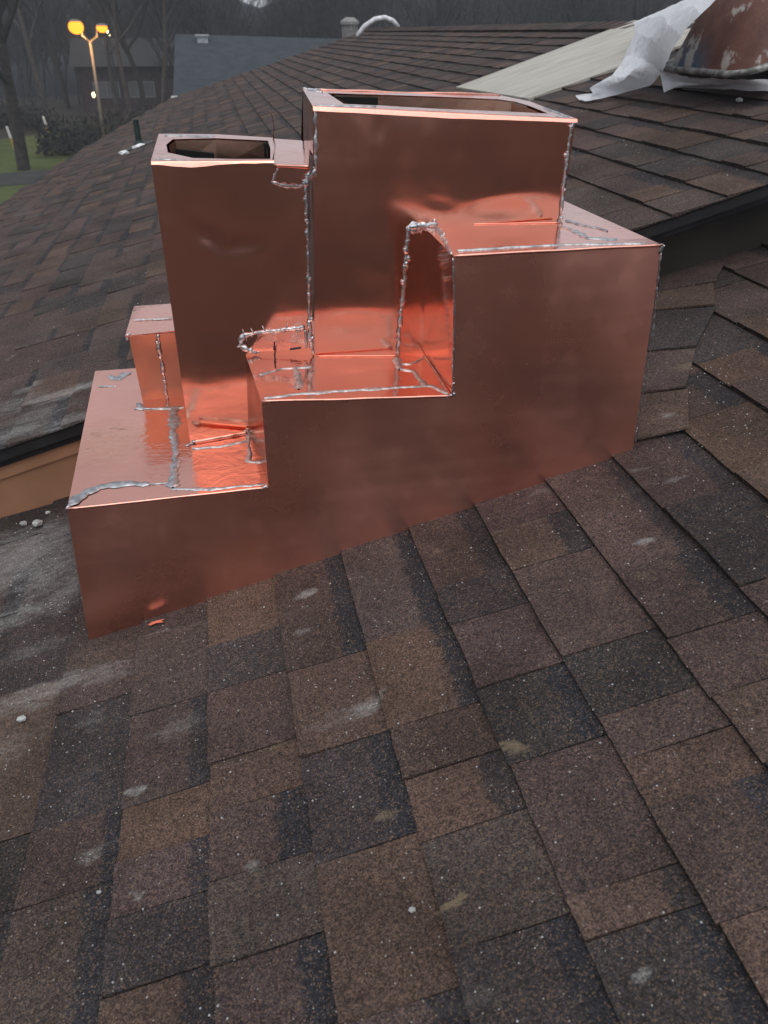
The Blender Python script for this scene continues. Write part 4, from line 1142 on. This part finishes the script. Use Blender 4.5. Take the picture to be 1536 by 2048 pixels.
# shrubs by the road
def shrub(loc, w, h, seed, label):
    rg = random.Random(seed); t = empty('shrub', loc); tag(t, label, 'shrub', 'dark shrubs along the edge of the lawn')
    bm = bmesh.new()
    for k in range(60):
        az = rg.uniform(0, 6.28); el = rg.uniform(.3, 1.4); L = rg.uniform(.5, 1.0)
        tip = Vector((math.cos(az) * math.cos(el) * w * L, math.sin(az) * math.cos(el) * w * L, math.sin(el) * h * L))
        tube_bm(bm, [Vector((0, 0, -.05)), tip * .5 + Vector((rg.gauss(0, .1), rg.gauss(0, .1), .1)), tip], [.03, .018, .006], 3, False)
    o = bm_obj('stems', bm, M_BARK); o.parent = t
    bm = bmesh.new()
    for k in range(900):
        az = rg.uniform(0, 6.28); el = math.asin(rg.uniform(.02, 1)); L = rg.uniform(.55, 1.0) * (1 + .25 * math.sin(az * 3 + seed))
        c = Vector((math.cos(az) * math.cos(el) * w * L, math.sin(az) * math.cos(el) * w * L, math.sin(el) * h * L + .1))
        s_ = rg.uniform(.05, .12); a = Vector((rg.gauss(0, 1), rg.gauss(0, 1), rg.gauss(0, 1))).normalized() * s_; b = a.orthogonal().normalized() * s_ * .6
        bm.faces.new([bm.verts.new(c + a), bm.verts.new(c + b), bm.verts.new(c - a), bm.verts.new(c - b)])
    o = bm_obj('foliage', bm, M_LEAF); o.parent = t
M_LEAF = plain('dark_foliage', (.030, .028, .022), .9, 0, .35, 5)
for (px_, py_, d_, w, h, s_, lb_) in ((125, 300, 40, 1.3, 1.2, 1, 'low dark shrub just beyond the yellow post nearer the lamp'), (175, 295, 41, 1.5, 1.3, 2, 'dark shrub next to the roof edge, midway along the shrub row'),
                             (225, 265, 45, 1.6, 1.4, 3, 'dark shrub at the foot of the street lamp'), (275, 240, 47, 1.7, 1.2, 4, 'dark shrub below the brick house'),
                             (70, 265, 52, 1.8, 1.3, 5, 'dark shrub behind the lawn between both posts'), (10, 255, 54, 2.0, 1.4, 6, 'dark shrub behind the post nearest the photo edge'), (322, 205, 46, 1.5, 1.1, 7, 'dark shrub closest to the white gutter corner')):
    shrub(at(px_, py_, d_), w, h, s_, lb_)

# marker posts
M_WHITE = plain('white_paint', (.70, .70, .68), .6, 0, .1, 20); M_YEL = plain('yellow_paint', (.45, .32, .06), .6, 0, .15, 20)
for (b_, lb_) in (((31, 302), 'white topped yellow post on the lawn at the photo edge side of the thick tree'), ((101, 277), 'white topped yellow post on the far side of the lawn near the shrubs')):
    t = empty('marker_post', gp(b_)); tag(t, lb_, 'post', 'yellow posts on the lawn'); t.rotation_euler = (0, rad(-8), 0)
    bm = bmesh.new(); tube_bm(bm, [(0, 0, -.1), (0, 0, .55)], .055, 10); o = bm_obj('post', bm, M_YEL); o.parent = t
    bm = bmesh.new(); tube_bm(bm, [(0, 0, .5502), (0, 0, 1.0), (0, 0, 1.03)], [.056, .056, .03], 10); o = bm_obj('sleeve', bm, M_WHITE); o.parent = t

# neighbour's house under the slate roof
def slate_material():
    t = NT('slate_grey_shingles'); p = t.pos()
    sep = t.n('SeparateXYZ', None, Vector=p)
    row = t.math('FRACT', t.math('MULTIPLY', sep.outputs[2], 14.0))
    c = t.mix(t.ramp(t.noise(p, 2.5, 5, .6), .3, .7), (.036, .044, .050, 1), (.055, .064, .072, 1))
    c = t.mix(t.math('MULTIPLY', t.math('LESS_THAN', row, .14), .35), c, (.03, .035, .04, 1))
    return t.base(c, .85, 0, t.bump(row, .3, .02), .2)
M_SLATE = slate_material()
nh_o = on((520, 185), 1, 23.0); nh = empty('slate_roof_house', (nh_o.x, nh_o.y, GZ))
tag(nh, 'house with a dark slate grey roof beyond the far edge of the shingle roof', 'house')
ea, eb = on((345, 184), 1, 22.5), on((900, 190), 1, 22.5); r1, r2 = on((350, 68), 1, 28.0), on((900, 84), 1, 28.0)
ez = (ea.z + eb.z) / 2
V = [Vector((ea.x, ea.y, ez)), Vector((eb.x, eb.y, ez)), r2, r1, Vector((ea.x, 33.5, ez)), Vector((eb.x, 33.5, ez))]
V = V + [v - Vector((0, 0, .12)) for v in V]
o = py_obj('roof', [v - nh.location for v in V], [(0, 1, 2, 3), (3, 2, 5, 4), (7, 6, 9, 8), (8, 9, 10, 11), (0, 6, 7, 1), (4, 5, 11, 10), (0, 3, 9, 6), (3, 4, 10, 9), (1, 7, 8, 2), (2, 8, 11, 5)], M_SLATE); o.parent = nh
roof_n = o
bm = bmesh.new(); box_bm(bm, ea.x + .3, eb.x - .3, 22.9, 33.1, GZ, ez - .13, lambda v: v - nh.location)
o = bm_obj('wall', bm, plain('grey_siding', (.16, .15, .145), .8)); o.parent = nh
bm = bmesh.new()
gv = [(ea.x + .31, 22.9, ez - .13), (ea.x + .31, 33.1, ez - .13), (ea.x + .31, 28.0, r1.z - .2)]
bm.faces.new([bm.verts.new(Vector(g_) - nh.location) for g_ in gv]); o = bm_obj('gable', bm, plain('grey_gable', (.15, .14, .14), .8)); o.parent = nh
bm = bmesh.new(); box_bm(bm, ea.x - .05, eb.x, 22.36, 22.49, ez - .13, ez - .01, lambda v: v - nh.location)
gut = bm_obj('gutter', bm, M_WHITE); gut.parent = nh
bm = bmesh.new(); tube_bm(bm, [Vector((ea.x + .15, 22.43, ez - .13)) - nh.location, Vector((ea.x + .15, 22.8, ez - .6)) - nh.location, Vector((ea.x + .15, 22.8, GZ)) - nh.location], .04, 8)
o = bm_obj('downspout', bm, M_WHITE); o.parent = nh
v0 = on((405, 80), 1, 27.3)
bm = bmesh.new(); box_bm(bm, -.16, .16, -.16, .16, -.1, .1); box_bm(bm, -.21, .21, -.21, .21, .1001, .15); bm.transform(Matrix.Translation(v0 - nh.location))
o = bm_obj('roof_vent', bm, plain('grey_metal', (.40, .41, .43), .5, .2)); o.parent = nh
c0 = on((700, 70), 1, 27.0)
bm = bmesh.new(); tube_bm(bm, [(c0.x, 27, c0.z - .6), (c0.x, 27, c0.z + .28)], .25, 14); bm.transform(Matrix.Translation(-nh.location))
chn = bm_obj('flue_stack', bm, plain('weathered_stucco', (.20, .19, .18), .9, 0, .3, 8)); chn.parent = nh
bm = bmesh.new(); tube_bm(bm, [(c0.x, 27, c0.z + .28), (c0.x, 27, c0.z + .36), (c0.x, 27, c0.z + .47)], [.29, .29, .13], 14); bm.transform(Matrix.Translation(-nh.location))
o = bm_obj('flue_cap', bm, plain('weathered_cap', (.26, .25, .24), .8)); o.parent = nh

# brick house far behind the lamp
bh_o = at(275, 200, 62); bh = empty('brick_house', bh_o); tag(bh, 'low red brick house with pale windows seen between the bare trees', 'house')
M_BRICK = plain('dull_red_brick', (.060, .040, .036), .9, 0, .25, 3)
bm = bmesh.new(); box_bm(bm, -3.6, 3.6, 0, 6, -.05, 2.7); o = bm_obj('wall', bm, M_BRICK); o.parent = bh
bm = bmesh.new()
rv = [(-4, -.5, 2.7), (4, -.5, 2.7), (4, 3, 4.3), (-4, 3, 4.3), (-4, 6.5, 2.7), (4, 6.5, 2.7)]; rv = [bm.verts.new(v) for v in rv]
for f in ((0, 1, 2, 3), (3, 2, 5, 4), (0, 3, 4), (1, 5, 2), (0, 4, 5, 1)): bm.faces.new([rv[i] for i in f])
o = bm_obj('roof', bm, plain('dark_roofing', (.05, .048, .048), .9)); o.parent = bh
M_FRAME = plain('window_paint', (.2, .2, .2), .6); M_GLASS = plain('curtained_glass', (.13, .13, .135), .25, 0, .1, 3, .6)
for x_ in (-1.9, .4):
    bm = bmesh.new()
    for (a, b, c_, d_) in ((-.85, .85, 1.75, 1.82), (-.85, .85, .85, .92), (-.85, -.78, .9201, 1.7499), (.78, .85, .9201, 1.7499), (-.03, .03, .9201, 1.7499)):
        box_bm(bm, x_ + a, x_ + b, -.06, -.002, c_, d_)
    wf = bm_obj('window', bm, M_FRAME); wf.parent = bh
    bm = bmesh.new(); box_bm(bm, x_ - .78, x_ + .78, -.03, -.003, .92, 1.75); o = bm_obj('pane', bm, M_GLASS); o.parent = wf

# street lamp with two lit heads
def glow(name, colr, st):
    mt = bpy.data.materials.new(name); mt.use_nodes = True; t = mt.node_tree; t.nodes.clear()
    e = t.nodes.new('ShaderNodeEmission'); e.inputs[0].default_value = (*colr, 1); e.inputs[1].default_value = st
    ou = t.nodes.new('ShaderNodeOutputMaterial'); t.links.new(e.outputs[0], ou.inputs[0]); return mt
M_SODIUM = glow('sodium_light', (1.0, .26, .02), 2.6)
LD = 44.0
lb0 = at(199, 225, LD); hz = on((180, 82), 1, lb0.y).z
sl_ = empty('street_lamp', lb0); tag(sl_, 'wooden street lamp post with two lit orange heads beyond the roof', 'street lamp')
M_POLE = plain('weathered_pole', (.30, .24, .19), .8, 0, .15, 3)
H = hz - GZ; lean = on((180, 82), 1, lb0.y).x - lb0.x
bm = bmesh.new(); tube_bm(bm, [(0, 0, -.1), (lean * .5, 0, H * .5), (lean, 0, H)], [.085, .065, .05], 12); o = bm_obj('pole', bm, M_POLE, None, True); o.parent = sl_
heads = [on((152, 54), 1, lb0.y) - lb0, on((204, 56), 1, lb0.y) - lb0]
for hd, sgn in zip(heads, (-1, 1)):
    top = Vector((lean, 0, H - .05)); mid = top.lerp(hd, .55) + Vector((0, 0, -.06))
    bm = bmesh.new(); tube_bm(bm, [top, mid, hd + Vector((-.25 * sgn, 0, .02))], .04, 8); o = bm_obj('arm', bm, M_POLE, None, True); o.parent = sl_
    bm = bmesh.new(); bmesh.ops.create_uvsphere(bm, u_segments=14, v_segments=8, radius=1)
    for v in bm.verts: v.co = Vector((v.co.x * .27, v.co.y * .18, max(v.co.z, -.05) * .10 + (.20 if sgn < 0 else .08))) + hd
    hdo = bm_obj('lamp_head', bm, plain('lamp_housing', (.22, .20, .18), .6), None, True); hdo.parent = sl_
    bm = bmesh.new(); bmesh.ops.create_uvsphere(bm, u_segments=14, v_segments=8, radius=1)
    bs = .34 if sgn < 0 else .25
    for v in bm.verts: v.co = Vector((v.co.x * bs, v.co.y * bs * .8, min(v.co.z, .75) * bs * (.85 if sgn < 0 else .75))) + hd
    lo_ = bm_obj('lamp_lens', bm, M_SODIUM, None, True); lo_.parent = hdo
    pd = bpy.data.lights.new('lamp_light', 'POINT'); pd.energy = 90 if sgn < 0 else 60; pd.color = (1, .55, .2); pd.shadow_soft_size = .2
    po = bpy.data.objects.new('lamp_light', pd); col.objects.link(po); po.parent = sl_; po.location = hd + Vector((0, -.1, -.42))
# two small far lights
def small_lamp(px_, d_, hgt, r_, colr, st, label):
    p = on(px_, 1, CAM[1] + d_); t = empty('yard_lamp', (p.x, p.y, GZ)); tag(t, label, 'lamp', 'small lamps lit among the far trees')
    h_ = p.z - GZ
    bm = bmesh.new(); tube_bm(bm, [(0, 0, -.1), (0, 0, h_ - r_)], [.05, .04], 8); o = bm_obj('pole', bm, plain('dark_pole', (.04, .04, .04), .6)); o.parent = t
    bm = bmesh.new(); tube_bm(bm, [(0, 0, h_ + r_ * 1.45), (0, 0, h_ + r_ * 1.55), (0, 0, h_ + r_ * 1.9)], [r_ * .5, r_ * 1.2, r_ * .2], 10); o = bm_obj('hood', bm, plain('dark_hood', (.04, .04, .04), .6)); o.parent = t
    bm = bmesh.new(); bmesh.ops.create_uvsphere(bm, u_segments=10, v_segments=8, radius=r_)
    for v in bm.verts: v.co = Vector((v.co.x * .8, v.co.y * .8, v.co.z * 1.4 + h_))
    o = bm_obj('bulb', bm, glow('yard_lamp_light', colr, st), None, True); o.parent = t
small_lamp((217, 67), 60, 0, .11, (1, .85, .5), 6, 'small pale lamp high among the trees just beside the street lamp head')
small_lamp((187, 190), 52, 0, .10, (1, .8, .35), 6, 'small yellow lamp near the foot of the street lamp post')
small_lamp((1345, 5), 70, 0, .09, (.9, .95, 1), 1.5, 'faint white lamp in the dark trees above the rusty tub')

# dusk air: far things fade to grey blue
bm = bmesh.new(); box_bm(bm, -125, 125, -125, 125, GZ - 1.3, 15.0)
hz_ = bm_obj('haze', bm); hz_['kind'] = 'stuff'; hz_['label'] = 'thin grey blue dusk haze over the whole place'
hm = bpy.data.materials.new('dusk_haze'); hm.use_nodes = True; hm.node_tree.nodes.clear()
pv = hm.node_tree.nodes.new('ShaderNodeVolumePrincipled'); pv.inputs['Density'].default_value = .0018; pv.inputs['Color'].default_value = (.84, .91, 1, 1); pv.inputs['Anisotropy'].default_value = 0.1
ho = hm.node_tree.nodes.new('ShaderNodeOutputMaterial'); hm.node_tree.links.new(pv.outputs[0], ho.inputs['Volume'])
hz_.data.materials.append(hm)
